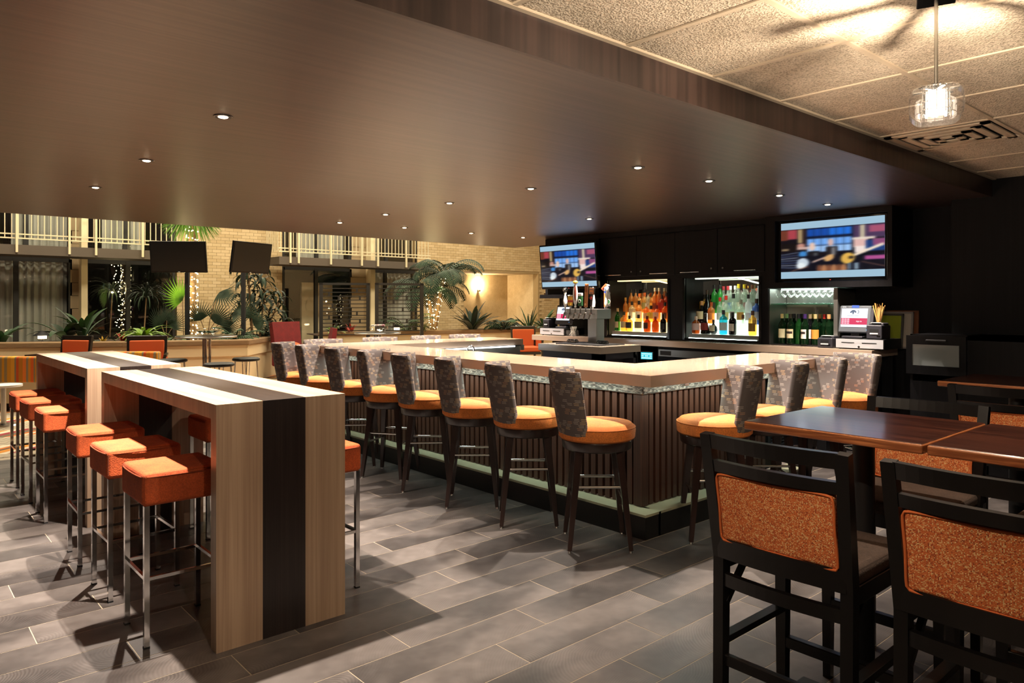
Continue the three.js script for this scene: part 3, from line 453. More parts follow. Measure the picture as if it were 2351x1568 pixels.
// ---- bar stools
let barStool;
{
  const t = thing('bar_stool', '', 'bar stool'); barStool = t;
  const seat = lathe([[.001, .662], [.225, .662], [.238, .675], [.242, .725], [.236, .742], [.215, .762], [.14, .775], [.001, .778]], 36);
  mesh('seat', uvm(seat), M.seat, t); mesh('seat_welt', new THREE.TorusGeometry(.2385, .004, 6, 40).rotateX(Math.PI / 2).translate(0, .738, 0), M.seat, t);
  mesh('apron', lathe([[.001, .6], [.205, .6], [.215, .608], [.222, .655], [.218, .664], [.001, .664]], 36), M.espresso, t);
  // curved backrest shell, raked outwards
  const N = 28, Mh = 10, a0 = Math.PI - 1.2, a1 = Math.PI + 1.2, P = [], idx = [], UVs = [], id = (side, i, j) => side * (N + 1) * (Mh + 1) + i * (Mh + 1) + j;
  for (let side = 0; side < 2; side++) for (let i = 0; i <= N; i++) for (let j = 0; j <= Mh; j++) {
    const a = a0 + (a1 - a0) * i / N, v = j / Mh, e = Math.abs(2 * i / N - 1), y = .665 + v * .425 - (j === Mh ? .0 : 0) + (j === 0 ? .05 * e ** 6 : 0), edge = Math.max(0, Math.abs(v - .5) * 2 - .9) * 10, ee = Math.max(0, e - .93) / .07;
    const round = .012 * Math.max(edge, ee), r = side ? .198 + .03 * v + round : .246 + .03 * v - round;
    P.push(Math.cos(a) * r - .048 * v + .012, y, Math.sin(a) * r); UVs.push(a * .24, y);
  }
  const quad = (a, b, c, d) => idx.push(a, b, c, a, c, d);
  for (let i = 0; i < N; i++) for (let j = 0; j < Mh; j++) { quad(id(0, i, j), id(0, i + 1, j), id(0, i + 1, j + 1), id(0, i, j + 1)); quad(id(1, i + 1, j), id(1, i, j), id(1, i, j + 1), id(1, i + 1, j + 1)); }
  for (let i = 0; i < N; i++) { quad(id(0, i, Mh), id(0, i + 1, Mh), id(1, i + 1, Mh), id(1, i, Mh)); quad(id(0, i + 1, 0), id(0, i, 0), id(1, i, 0), id(1, i + 1, 0)); }
  for (let j = 0; j < Mh; j++) { quad(id(0, 0, j), id(0, 0, j + 1), id(1, 0, j + 1), id(1, 0, j)); quad(id(0, N, j + 1), id(0, N, j), id(1, N, j), id(1, N, j + 1)); }
  const g = new THREE.BufferGeometry(); g.setAttribute('position', new THREE.Float32BufferAttribute(P, 3)); g.setAttribute('uv', new THREE.Float32BufferAttribute(UVs, 2)); g.setIndex(idx); g.computeVertexNormals();
  mesh('backrest', g, M.dash, t);
  const s = Math.SQRT1_2, lt = .175, lb = .262;
  for (const a of [-1, 1]) for (const b of [-1, 1]) { const d = V(a * s, 0, b * s); mesh('leg', bar(d.clone().multiplyScalar(lb).setY(.012), d.clone().multiplyScalar(lt).setY(.61), .026, .046, .026, .046, Math.PI / 4 * 0), M.espresso, t); mesh('glide', cyl(.011, .006, .014, d.x * lb, 0, d.z * lb, 10), M.steel, t); }
  const rAt = y => lb + (lt - lb) * y / .61;
  for (const b of [-1, 1]) { const r = rAt(.385) * s; mesh('foot_rail', rod(V(-r, .385, b * r), V(r, .385, b * r), .009, 10), M.chrome, t); const q = rAt(.3) * s; mesh('foot_rail', rod(V(b * q, .3, -q), V(b * q, .3, q), .009, 10), M.chrome, t); }
  const A = -41.4 * Math.PI / 180, g1 = ['dash-patterned bar stool with orange seat, long side of the bar', 'bar stools along the long side'], g2 = ['dash-patterned bar stool with orange seat, near arm of the bar', 'bar stools at the near arm'], g3 = ['dash-patterned bar stool beyond the far arm of the bar', 'bar stools beyond the far arm'];
  const list = [[3.43, -3.09, A, g1], [3.436, -3.735, A + .02, g1], [3.443, -4.35, A - .02, g1], [3.45, -4.97, A + .05, g1], [3.45, -5.53, A - .3, g1], [3.45, -6.13, A + .06, g1], [3.44, -6.74, A - .22, g1], [3.45, -7.33, A + .02, g1],
    [4.12, -2.69, A + Math.PI - .05, g2], [4.75, -2.7, A + Math.PI - .02, g2], [5.36, -2.7, A + Math.PI + .3, g2], [5.95, -2.69, A + Math.PI + .3, g2],
    [3.95, -7.66, -Math.PI / 2, g3], [4.72, -7.68, -Math.PI / 2, g3], [5.42, -7.68, -Math.PI / 2 + .1, g3], [6.02, -7.68, -Math.PI / 2 - .1, g3]];
  const ord = ['first', 'second', 'third', 'fourth', 'fifth', 'sixth', 'seventh', 'last'], cn = {};
  list.forEach(([x, z, a, [l0, gr]], i) => { cn[gr] = (cn[gr] || 0) + 1; const l = l0 + ', ' + ord[cn[gr] - 1] + ' from the bar corner'; if (!i) { t.position.set(x, 0, z); t.rotation.y = a; tag(t, l, 'bar stool', gr); } else copyOf(t, [x, 0, z], a, l, gr); });
}
// ---- wooden pub tables with pub chairs
function pubTable(label, x0, z0) {
  const t = thing('pub_table', label, 'table', [x0 + .305, 0, z0 + .305]);
  mesh('tabletop', [rbox(.606, .006, .606, .003, 0, 1.0645, 0, true)], M.tableTop, t); mesh('table_edge', [rbox(.612, .031, .612, .006, 0, 1.0505, 0)], M.tableEdge, t);
  mesh('pedestal', cyl(.038, .038, 1.0, 0, .03, 0, 24), std({ color: 0x18181a, roughness: .5 }), t);
  mesh('base', [rbox(.5, .03, .07, .01, 0, .016, 0), rbox(.07, .03, .5, .01, 0, .016, 0)], M.blackMatte, t); mesh('top_plate', cbox(.3, .01, .3, 0, 1.03, 0), M.blackMatte, t);
}
pubTable('square stained oak pub table nearest the bar, pushed against its twin', 2.435, -1.463);
pubTable('square stained oak pub table pushed against its twin, away from the bar', 2.44, -.84);
pubTable('square stained oak pub table standing apart near the dark wall', 4.54, -1.51);
{
  const t = thing('pub_chair', '', 'chair'), w = .205;      // faces +x
  for (const b of [-1, 1]) {
    mesh('rear_post', [bar(V(-.2, 0, b * w), V(-.19, .7, b * w), .034, .042, .034, .036), bar(V(-.19, .69, b * w), V(-.255, 1.09, b * (w + .012)), .042, .03, .036, .036)], M.pub, t);
    mesh('front_leg', bar(V(.2, .0, b * w), V(.2, .69, b * w), .03, .042), M.pub, t);
    mesh('side_rail', rbox(.38, .055, .024, .004, 0, .675, b * w), M.pub, t);
    mesh('side_stretcher', bar(V(-.19, .42, b * w), V(.2, .42, b * w), .022, .022, .034, .034), M.pub, t);
    mesh('brace', bar(V(-.185, .54, b * (w - .01)), V(-.07, .65, b * (w - .01)), .018), M.pub, t);
  }
  const curve = (x, y, h, d, bow) => { const pts = [...Array(9)].map((_, k) => { const q = k / 8 * 2 - 1; return V(x - bow * (1 - q * q), y, q * (w + .008)); }); const parts = []; for (let k = 0; k < 8; k++) parts.push(bar(pts[k], pts[k + 1].clone().add(pts[k + 1].clone().sub(pts[k]).multiplyScalar(.03)), h, h, d, d, 0)); return parts; };
  // horizontal rails as bowed swept boxes
  const sweep = (xa, ya, yb, d, bow, lean = 0) => { const N = 12, P = [], I = []; for (let k = 0; k <= N; k++) { const q = k / N * 2 - 1, x = xa - bow * (1 - q * q), z = q * w; for (const [dy, dx] of [[ya, -d / 2], [ya, d / 2], [yb, d / 2 + lean], [yb, -d / 2 + lean]]) P.push(x + dx, dy, z); } const f = (a, b, c, e) => I.push(a, b, c, a, c, e); for (let k = 0; k < N; k++) for (let e = 0; e < 4; e++) f(k * 4 + e, k * 4 + (e + 1) % 4, (k + 1) * 4 + (e + 1) % 4, (k + 1) * 4 + e); let g = new THREE.BufferGeometry(); g.setAttribute('position', new THREE.Float32BufferAttribute(P, 3)); g.setIndex(I); g = g.toNonIndexed(); g.computeVertexNormals(); return uvm(g); };
  mesh('top_rail', sweep(-.247, 1.045, 1.09, .026, .025, -.007), M.pub, t);
  mesh('middle_rail', sweep(-.235, .972, 1.008, .026, .02, -.006), M.pub, t);
  mesh('lower_rail', sweep(-.198, .69, .755, .03, .012, -.006), M.pub, t);
  mesh('rear_stretcher', sweep(-.192, .6, .64, .022, .02), M.pub, t);
  mesh('front_rail', rbox(.024, .055, .4, .004, .2, .675, 0), M.pub, t);
  mesh('front_stretcher', rbox(.03, .04, .4, .004, .2, .3, 0), M.pub, t); mesh('cross_stretcher', rbox(.022, .035, .4, .004, -.19, .36, 0), M.pub, t);
  const pad = new THREE.Group(); pad.name = 'back_pad'; pad.position.set(-.22, .862, 0); pad.rotation.z = .15; t.add(pad);
  mesh('back_upholstery', rbox(.036, .222, .372, .014, 0, 0, 0, false, 3), M.weave, pad);
  const pipe = x => tube([V(x, .105, -.18), V(x, .105, 0), V(x, .105, .18), V(x, .1, .184), V(x, 0, .184), V(x, -.105, .184), V(x, -.108, .18), V(x, -.108, 0), V(x, -.108, -.18), V(x, -.105, -.184), V(x, 0, -.184), V(x, .1, -.184)], .0042, 90, 6, true);
  mesh('piping', [pipe(-.017), pipe(.017)], M.piping, pad);
  mesh('seat', rbox(.42, .055, .43, .02, .01, .722, 0, false, 3), M.brownSeat, t);
  const a = 'black pub chair with orange tweed back ';
  t.position.set(2.255, 0, -1.115); tag(t, a + 'turned away, at the pub table nearest the bar', 'chair');
  copyOf(t, [2.26, 0, -.565], 0, a + 'turned away, at the farther pub table');
  copyOf(t, [3.1, 0, -1.16], Math.PI, a + 'behind the pub table nearest the bar');
  copyOf(t, [3.12, 0, -.56], Math.PI, a + 'behind the joined pub table away from the bar');
  copyOf(t, [4.42, 0, -1.1], 0, a + 'at the separate pub table near the dark wall');
}

// ================================================================ BACK BAR
const BX = 7.02, CF = 7.22;
tag(mesh('back_worktop', rbox(.6, .071, 4.66, .003, BX + .3, CT - .0355, -5.22), M.quartz), 'long beige worktop of the back bar under the bottle niches', 'worktop');
{
  const cool = (z0, z1, label) => { const t = thing('bottle_cooler', label, 'cooler', [BX + .32, 0, (z0 + z1) / 2]), w = z1 - z0; mesh('body', box(-.26, 0, -w / 2, .26, .99, w / 2), M.black, t); mesh('header', box(-.275, .88, -w / 2 + .02, -.255, .96, w / 2 - .02), M.steel, t); mesh('thermostat', box(-.282, .895, -w / 2 + .05, -.27, .945, -w / 2 + .2), M.blackMatte, t); for (const s of [-1, 1]) mesh('cooler_door', box(-.28, .06, s < 0 ? -w / 2 + .02 : .01, -.255, .86, s < 0 ? -.01 : w / 2 - .02), M.blackGloss, t); };
  cool(-7.2, -5.7, 'black under-counter bottle cooler with steel header at the far end of the back bar'); cool(-5.4, -3.75, 'black under-counter bottle cooler with steel header below the second bottle niche'); 
  const t = thing('counter_post', 'pair of dark posts carrying the near end of the back worktop', 'posts', [BX + .2, 0, -3.2]); mesh('post', box(-.04, 0, -.3, .3, .99, -.2), M.black, t); mesh('post', box(-.04, 0, .12, .3, .99, .2), M.black, t); mesh('panel', box(.3, 0, -.4, .36, .99, .3), M.black, t);
}
{ // tall cabinet with two lit bottle niches
  const t = thing('back_bar_cabinet', 'black back bar cabinet with four upper doors and two open bottle niches', 'cabinet');
  const z0 = -6.435, z1 = -4.05, n = [[-6.31, -5.36], [-5.11, -4.156]], yb = CT + .005, nt = 1.805, ntb = 1.1;
  mesh('frame', [box(CF, yb, z0, WALLX, H1 - .002, n[0][0]), box(CF, yb, n[0][1], WALLX, nt, n[1][0]), box(CF, yb, n[1][1], WALLX, H1 - .002, z1), box(CF, nt, n[0][0], WALLX, H1 - .002, n[1][1]), box(CF, yb, n[0][0], WALLX, ntb, n[0][1]), box(CF, yb, n[1][0], WALLX, ntb, n[1][1])], M.black, t);
  mesh('crown', box(CF - .02, 2.36, z0 - .01, CF + .02, H1 - .003, z1 + .01), M.black, t);
  for (let k = 0; k < 4; k++) {
    const a = z0 + .03 + k * (z1 - z0 - .06) / 4 + .004, b = a + (z1 - z0 - .06) / 4 - .008, d = mesh('door', rbox(.02, .5, b - a, .003, CF - .011, 2.1, (a + b) / 2), M.black, t);
    const hz = k % 2 ? b - .22 : a + .22; mesh('handle', [rod(V(CF - .045, 1.872, hz - .13), V(CF - .045, 1.872, hz + .13), .006, 8), cbox(.03, .008, .008, CF - .033, 1.872, hz - .11), cbox(.03, .008, .008, CF - .033, 1.872, hz + .11)], M.chrome, d);
    const lz = k % 2 ? a + .07 : b - .07; mesh('lock', new THREE.CylinderGeometry(.012, .012, .012, 14).rotateZ(Math.PI / 2).translate(CF - .026, 1.905, lz), M.chrome, d);
  }
  n.forEach(([a, b], k) => {
    mesh('mirror', box(WALLX - .03, ntb, a, WALLX - .02, nt, b), M.mirror, t);
    mesh('jamb', [box(CF - .01, ntb - .02, a - .03, CF + .02, nt, a), box(CF - .01, ntb - .02, b, CF + .02, nt, b + .03)], M.blackGloss, t);
  });
  // stepped bottle displays, lit from inside
  n.forEach(([a, b], k) => {
    const d = thing('bottle_riser', 'stepped light-box shelf in the ' + (k ? 'right' : 'left') + ' bottle niche, steel lip and glowing steps', 'shelf'), m = k ? M.ledCool : M.ledWarm, q = a + (k ? .05 : .07);
    mesh('steel_lip', box(CF + .005, 1.1, q, CF + .02, 1.152, b - .01), M.brushed, d);
    mesh('glow_step_light', box(CF + .02, 1.1, q, CF + .13, 1.15, b - .01), m, d); mesh('glow_step_light', box(CF + .13, 1.1, q, CF + .24, 1.27, b - .01), m, d); mesh('glow_step_light', box(CF + .24, 1.1, q, CF + .34, 1.39, b - .01), m, d);
    mesh('led_strip', box(CF - .002, 1.1, q, CF + .004, 1.106, b - .03), M.led, d);
    rectLight(scene, .06, b - q - .1, CF + .12, nt - .03, (a + b) / 2, CF + .2, 1.1, (a + b) / 2, 14, k ? 0xf2ffe8 : 0xffe3a8);
    mesh('niche_lamp', cbox(.06, .012, b - q - .1, CF + .12, nt - .008, (a + b) / 2), k ? M.ledCool : M.ledWarm, d);
  });
}
// ---- bottles
const glassOf = (hex, tr = .85) => phy({ color: hex, transmission: tr, thickness: 0, roughness: .06, ior: 1.5 });
const GL = { clear: glassOf(0xeef6f0, .8), green: glassOf(0x4fb05a, .9), darkgreen: glassOf(0x14301a, .6), amber: glassOf(0xf2b45a, .7), cognac: glassOf(0xc87830, .7), gold: glassOf(0xfbdc8c, .75), black: std({ color: 0x0b0b0e, roughness: .08 }), blue: glassOf(0x5ec9e0, .9), red: glassOf(0xe0603c, .7), bright: glassOf(0x58d264, .65), frost: phy({ color: 0xf2f6f6, transmission: .6, thickness: 0, roughness: .6 }), print: std({ color: 0x3f6fd0, roughness: .3 }), orangeG: glassOf(0xffb864, .7) };
const CAPM = {}; const cm = h => CAPM[h] ||= std({ color: h, roughness: .45 });
const PROF = {
  tall: [[.001, 0], [.034, 0], [.037, .006], [.037, .17], [.03, .2], [.0135, .225], [.0125, .29], [.001, .29]],
  wine: [[.001, 0], [.034, 0], [.0375, .005], [.0375, .18], [.033, .205], [.0145, .235], [.014, .29], [.001, .29]],
  squat: [[.001, 0], [.042, 0], [.046, .01], [.05, .09], [.042, .14], [.016, .165], [.014, .2], [.001, .2]],
  flask: [[.001, 0], [.036, 0], [.042, .008], [.042, .15], [.036, .175], [.015, .19], [.014, .24], [.001, .24]],
  ball: [[.001, 0], [.03, 0], [.048, .025], [.056, .06], [.048, .1], [.02, .13], [.013, .15], [.013, .19], [.001, .19]],
  bell: [[.001, 0], [.05, 0], [.056, .008], [.05, .05], [.024, .11], [.014, .15], [.013, .22], [.001, .22]],
  slim: [[.001, 0], [.031, 0], [.034, .006], [.034, .2], [.028, .23], [.0135, .25], [.0125, .31], [.001, .31]],
};
const bgeo = {}, capg = {}, labg = {};
function bottle(name, label, group, x, y, z, prof, glass, cap, lab, labCol, k = 1, labH = .08, labY = .045) {
  const t = thing(name, label, 'bottle', [x, y, z], rr(-.4, .4), group); t.scale.setScalar(k);
  const P = PROF[prof], top = P[P.length - 1][1], nr = P[P.length - 2][0];
  mesh('bottle_glass', bgeo[prof] ||= lathe(P, 18), GL[glass], t);
  if (cap === 'ball') mesh('stopper', capg.ball ||= new THREE.SphereGeometry(.022, 12, 10), cm(0x6a4a36), t).position.y = top + .018;
  else if (cap != null) mesh('cap', capg[prof] ||= new THREE.CylinderGeometry(nr + .003, nr + .003, .045, 14), cm(cap), t).position.y = top - .012;
  if (lab) { const r = Math.max(...P.map(p => p[0])) + .0008, gk = prof + labH + labY; const m = mesh('paper_label', labg[gk] ||= new THREE.CylinderGeometry(r, r, labH, 14, 1, true, -1.15, 2.3).rotateY(-Math.PI / 2).translate(0, labY + labH / 2, 0), cm(labCol), t); m.material.side = THREE.DoubleSide; if (lab === 2) mesh('label_band', labg['b' + gk] ||= new THREE.CylinderGeometry(r + .0006, r + .0006, labH * .25, 14, 1, true, -.9, 1.8).rotateY(-Math.PI / 2).translate(0, labY + labH * .62, 0), cm(0x2a2220), t); }
}
{
  const zAt = (u, x) => onX(u, 700, x).z, tier = [[CF + .075, 1.151], [CF + .185, 1.271], [CF + .285, 1.391]];
  const N1 = [ // px, tier, profile, glass, cap, label?, label colour, description, scale
    [1418, 0, 'tall', 'green', 0xc9b48a, 1, 0xcfc6a8, 'green bottle with two cream labels', .98], [1432.5, 0, 'flask', 'gold', 0x3a3a30, 1, 0xd6cba6, 'pale gold flask with a wide cream label', 1], [1445, 0, 'squat', 'gold', 0x1a1a1a, 2, 0x2f2f33, 'gold tequila bottle with a black label', .95], [1466, 0, 'squat', 'clear', 0x23201c, 1, 0x9a937c, 'round-shouldered clear bottle with an oval grey label', 1.02], [1486, 0, 'squat', 'cognac', 0x6a1d1d, 1, 0x5a2c2a, 'dark amber squat bottle with a maroon label', .95], [1505, 0, 'squat', 'cognac', 0xb0401e, 0, 0, 'half-full whiskey decanter bottle', .92], [1523, 0, 'flask', 'black', 0x141414, 2, 0x24242a, 'black square bottle with white print', .9],
    [1436, 1, 'slim', 'amber', 0xb98a3a, 1, 0xb03020, 'tall whisky bottle with a slanted red label', .98], [1451, 1, 'flask', 'clear', 0x2a2420, 1, 0xe8e2d2, 'clear bottle with a white label and orange drink', 1.05], [1467, 1, 'flask', 'gold', 0x2a2420, 1, 0xf0ead8, 'broad bottle with a tall white label', 1.08], [1484, 1, 'flask', 'orangeG', 0xd8d2c8, 1, 0xe4b08a, 'peach-coloured flask with a pink label', .95], [1495, 1, 'squat', 'gold', 0x20201c, 1, 0xe9c23c, 'bottle with a bright yellow label', 1], [1508, 1, 'squat', 'amber', 0x7a1020, 1, 0xe8c2a8, 'bourbon with burgundy cap and pink label', 1.02], [1527, 1, 'flask', 'orangeG', 0x1c1c1c, 1, 0x8a4a24, 'orange bottle with a black cap', 1],
    [1449, 2, 'tall', 'amber', 0x151515, 1, 0xe0a050, 'amber bottle with a black cap and gold medallion', 1], [1459.5, 2, 'tall', 'amber', 0x151515, 1, 0xd99a48, 'second amber bottle with a black cap and gold medallion', 1], [1468, 2, 'flask', 'gold', 0xc0652a, 0, 0, 'gold bottle with an orange cap', .98], [1480, 2, 'flask', 'gold', 0xb05a2a, 1, 0x8a8a5a, 'yellow-green bottle with a grey emblem label', 1.02], [1488, 2, 'slim', 'clear', 0x1a1a1a, 0, 0, 'slim clear bottle with a black cap', .85], [1499, 2, 'flask', 'amber', 0x2a2a2a, 1, 0xe8b04a, 'amber bottle with a small black label', 1], [1504, 2, 'slim', 'orangeG', 0xd8cfc0, 1, 0x7a3a1a, 'amber bottle with a pale cap', .98], [1513, 2, 'slim', 'orangeG', 0xcfc6b4, 0, 0, 'orange bottle with a silver cap', .98], [1520, 2, 'squat', 'red', 0x3a1a14, 1, 0xb0281c, 'red bottle beside the niche edge', 1.05], [1530, 2, 'flask', 'red', 0x2a1a14, 0, 0, 'dark red bottle against the niche edge', 1]];
  const N2 = [
    [1598, 0, 'squat', 'cognac', 0xd8c4b0, 1, 0xd8b8b4, 'round bottle with a pale pink crest label', .98], [1620, 0, 'bell', 'black', 0x2a1a14, 1, 0x8a2a22, 'blue-black bell bottle with a red diamond label', 1.05], [1638, 0, 'ball', 'black', 0x2a2a2a, 1, 0xcfc6a8, 'black globe bottle with a cream band', .85], [1661, 0, 'flask', 'blue', 0x26262c, 1, 0xb8c6cc, 'turquoise square-shouldered bottle with a silver label', 1.12], [1682, 0, 'flask', 'black', 0x121214, 1, 0xd8c8bc, 'black bottle with a white diamond label', 1.02], [1706, 0, 'ball', 'clear', 'ball', 0, 0, 'clear round bottle with a wooden ball stopper', 1], [1728, 0, 'flask', 'gold', 0x5a3a28, 1, 0x8a6a20, 'golden bottle with an ochre label', 1.1],
    [1611, 1, 'bell', 'black', 0xc08a5a, 1, 0xe6d8ae, 'black bell bottle with a cream oval label', 1.15], [1633, 1, 'flask', 'orangeG', 0xb04a20, 1, 0xe08a4a, 'bottle with a large orange label', 1], [1653, 1, 'tall', 'clear', 0xc02a20, 1, 0xe6ece0, 'clear gin bottle with a red cap and white label', 1.02], [1667, 1, 'tall', 'clear', 0xd0281c, 1, 0xf0e8a0, 'clear bottle with a red cap and yellow label', 1.08], [1684, 1, 'tall', 'clear', 0x1c1c1c, 1, 0xb8aca8, 'clear vodka bottle with a black cap and grey label', 1.15], [1701, 1, 'flask', 'clear', 0x8a8a7a, 1, 0xc89a50, 'clear bottle with a tan round label', 1.1], [1718, 1, 'slim', 'frost', 0x20201c, 1, 0xdfe8f4, 'frosted bottle with a faint blue mark', 1.05], [1737, 1, 'flask', 'print', 0x4a3a30, 1, 0xbcd0f0, 'blue printed bottle with a white pattern', 1.15],
    [1618, 2, 'ball', 'gold', 0x2a2018, 1, 0xd99a20, 'amber egg-shaped bottle', 1.1], [1624, 2, 'bell', 'black', 0x3a2a1a, 0, 0, 'black shouldered bottle at the left of the top step', 1.2], [1640, 2, 'slim', 'bright', 0x161616, 1, 0x26302a, 'bright green melon liqueur bottle with a black cap', 1.05], [1653, 2, 'slim', 'bright', 0x161616, 0, 0, 'second green liqueur bottle with a black cap', 1.05], [1661, 2, 'tall', 'clear', 0xb03038, 1, 0xe0d0c8, 'clear bottle with a dark red cap', 1.06], [1671, 2, 'tall', 'clear', 0xb03038, 0, 0, 'second clear bottle with a dark red cap', 1.06], [1677, 2, 'slim', 'clear', 0xe8e8ea, 1, 0x5a8ad0, 'clear bottle with a white cap and blue disc', 1], [1688, 2, 'slim', 'clear', 0xe8e8ea, 0, 0, 'second clear bottle with a white cap', 1], [1696, 2, 'slim', 'clear', 0xe8c820, 1, 0xf0e8d8, 'clear bottle with a yellow cap and white label', 1.06], [1709, 2, 'slim', 'clear', 0xe8c820, 0, 0, 'second clear bottle with a yellow cap', 1.04], [1713, 2, 'slim', 'clear', 0x6a2a20, 1, 0x8a3030, 'clear bottle with a brown cap and dark red print', 1.02], [1727, 2, 'slim', 'clear', 0x7a4a2a, 0, 0, 'clear bottle with a copper cap', 1.02], [1732, 2, 'slim', 'clear', 0xb0a070, 1, 0x6a6a5a, 'clear bottle with a gold cap and dark script', 1.02], [1742, 2, 'slim', 'frost', 0xb8c4d8, 0, 0, 'frosted bottle against the right edge of the top step', .98]];
  const step = ['front step', 'middle step', 'top step'];
  [[N1, 'left bottle niche'], [N2, 'right bottle niche']].forEach(([list, nn]) => list.forEach(([u, tr, p, g, c, l, lc, desc, k], i) => { const x = tier[tr][0] + (tr === 2 && i % 2 ? .018 : tr === 2 ? -.012 : 0); bottle('liquor_bottle', desc + ', ' + step[tr] + ', ' + nn, 'bottles in the ' + nn, x, tier[tr][1], zAt(u, x), p, g, c, l, lc, k); }));
}
{ // wine corner under the right screen: lit side, glass shelf, stemware, bottles
  const t = thing('glass_shelf', 'glass shelf on a bracket over the wine bottles', 'shelf'), za = -4.04, zb = -3.36;
  mesh('shelf_pane', box(7.26, 1.496, za, 7.58, 1.504, zb), phy({ color: 0x9fe0c8, transmission: .8, thickness: 0, roughness: .05 }), t); mesh('bracket', [box(7.55, 1.47, za + .02, 7.6, 1.496, zb - .2), box(7.57, 1.07, -3.72, 7.59, 1.49, -3.7)], M.steel, t);
  const lt = thing('shelf_lamp', 'light strip above the stemware shelf', 'light strip', [7.42, 1.655, (za + zb) / 2]); mesh('lamp_tube', cbox(.03, .015, .6), M.led, lt); mesh('tube_holder', cbox(.05, .012, .64, 0, .013, 0), M.steel, lt); rectLight(scene, .03, .6, 7.42, 1.64, (za + zb) / 2, 7.42, 1, (za + zb) / 2, 30, 0xf0fff0);
  struct('trim_6', [box(7.2, CT + .004, -3.335, 7.6, 1.66, -3.295), box(7.24, CT + .006, -4.048, 7.6, 1.66, -4.042), box(7.6, CT + .004, -4.04, 7.615, 1.66, -3.34)], M.brushed);
  const gp = lathe([[.03, 0], [.031, .002], [.006, .006], [.004, .012], [.004, .06], [.008, .066], [.028, .085], [.033, .11], [.027, .14], [.026, .14], [.032, .11], [.027, .086], [.006, .068], [.002, .066]], 16);
  let first; for (let r = 0; r < 3; r++) for (let k = 0; k < 9; k++) { const p = [7.31 + r * .1, 1.505, za + .06 + k * .069 + (r % 2) * .02]; if (!first) { first = tag(mesh('wine_glass', gp, M.clearGlass), 'clear stemmed glass standing in rows on the lit glass shelf', 'glass', 'stemware on the glass shelf'); first.position.set(...p); } else copyOf(first, p, 0); }
  const W = [[1796, 7.27, 'darkgreen', 0xd8c68a, 1, 0xc9c4a0, 'dark bottle with a ragged green-cream label'], [1806, 7.36, 'darkgreen', 0xb8d8a0, 0, 0, 'bottle with a pale green capsule'], [1815, 7.25, 'darkgreen', 0x2a2418, 2, 0xd6c8a4, 'bottle with a cream label marked M'], [1823, 7.4, 'darkgreen', 0x2a2030, 0, 0, 'bottle with a black-purple capsule'], [1834, 7.29, 'green', 0x1a1a20, 0, 0, 'bright green-glass bottle with a black capsule'], [1842, 7.42, 'darkgreen', 0x16161a, 0, 0, 'bottle with a black capsule in the back row'], [1848, 7.24, 'darkgreen', 0x3a2060, 2, 0xe4dccf, 'tall bottle with a purple capsule and white label'], [1860, 7.29, 'black', 0x8a7a5c, 1, 0xe8e2d6, 'black bottle with a white label and tan capsule'], [1872, 7.26, 'darkgreen', 0xb0a070, 1, 0xc88a3a, 'bottle with a small ochre label'], [1866, 7.4, 'darkgreen', 0xc8a83a, 0, 0, 'bottle with a gold capsule in the back row'], [1882, 7.38, 'darkgreen', 0xc08a58, 0, 0, 'bottle closed with a bare cork'], [1893, 7.34, 'darkgreen', 0xc02a24, 0, 0, 'bottle with a red capsule'], [1902, 7.42, 'darkgreen', 0x6a5a8a, 0, 0, 'bottle with a lilac capsule in the back row'], [1903, 7.3, 'darkgreen', 0xc49060, 0, 0, 'bottle with a cork stopper beside the divider'], [1910, 7.36, 'darkgreen', 0x6a7a70, 0, 0, 'bottle with a grey-green capsule beside the divider']];
  for (const [u, x, g, c, l, lc, d] of W) bottle('wine_bottle', d + ' in the wine corner', 'wine bottles under the stemware shelf', x, CT + .014, onX(u, 760, x).z, 'wine', g, c, l, lc, 1.05, .09, .06);
  tag(mesh('bar_mat', rbox(.32, .01, .66, .003, 7.38, CT + .006, -3.69), M.blackMatte), 'black rubber mat under the wine bottles', 'mat');
}
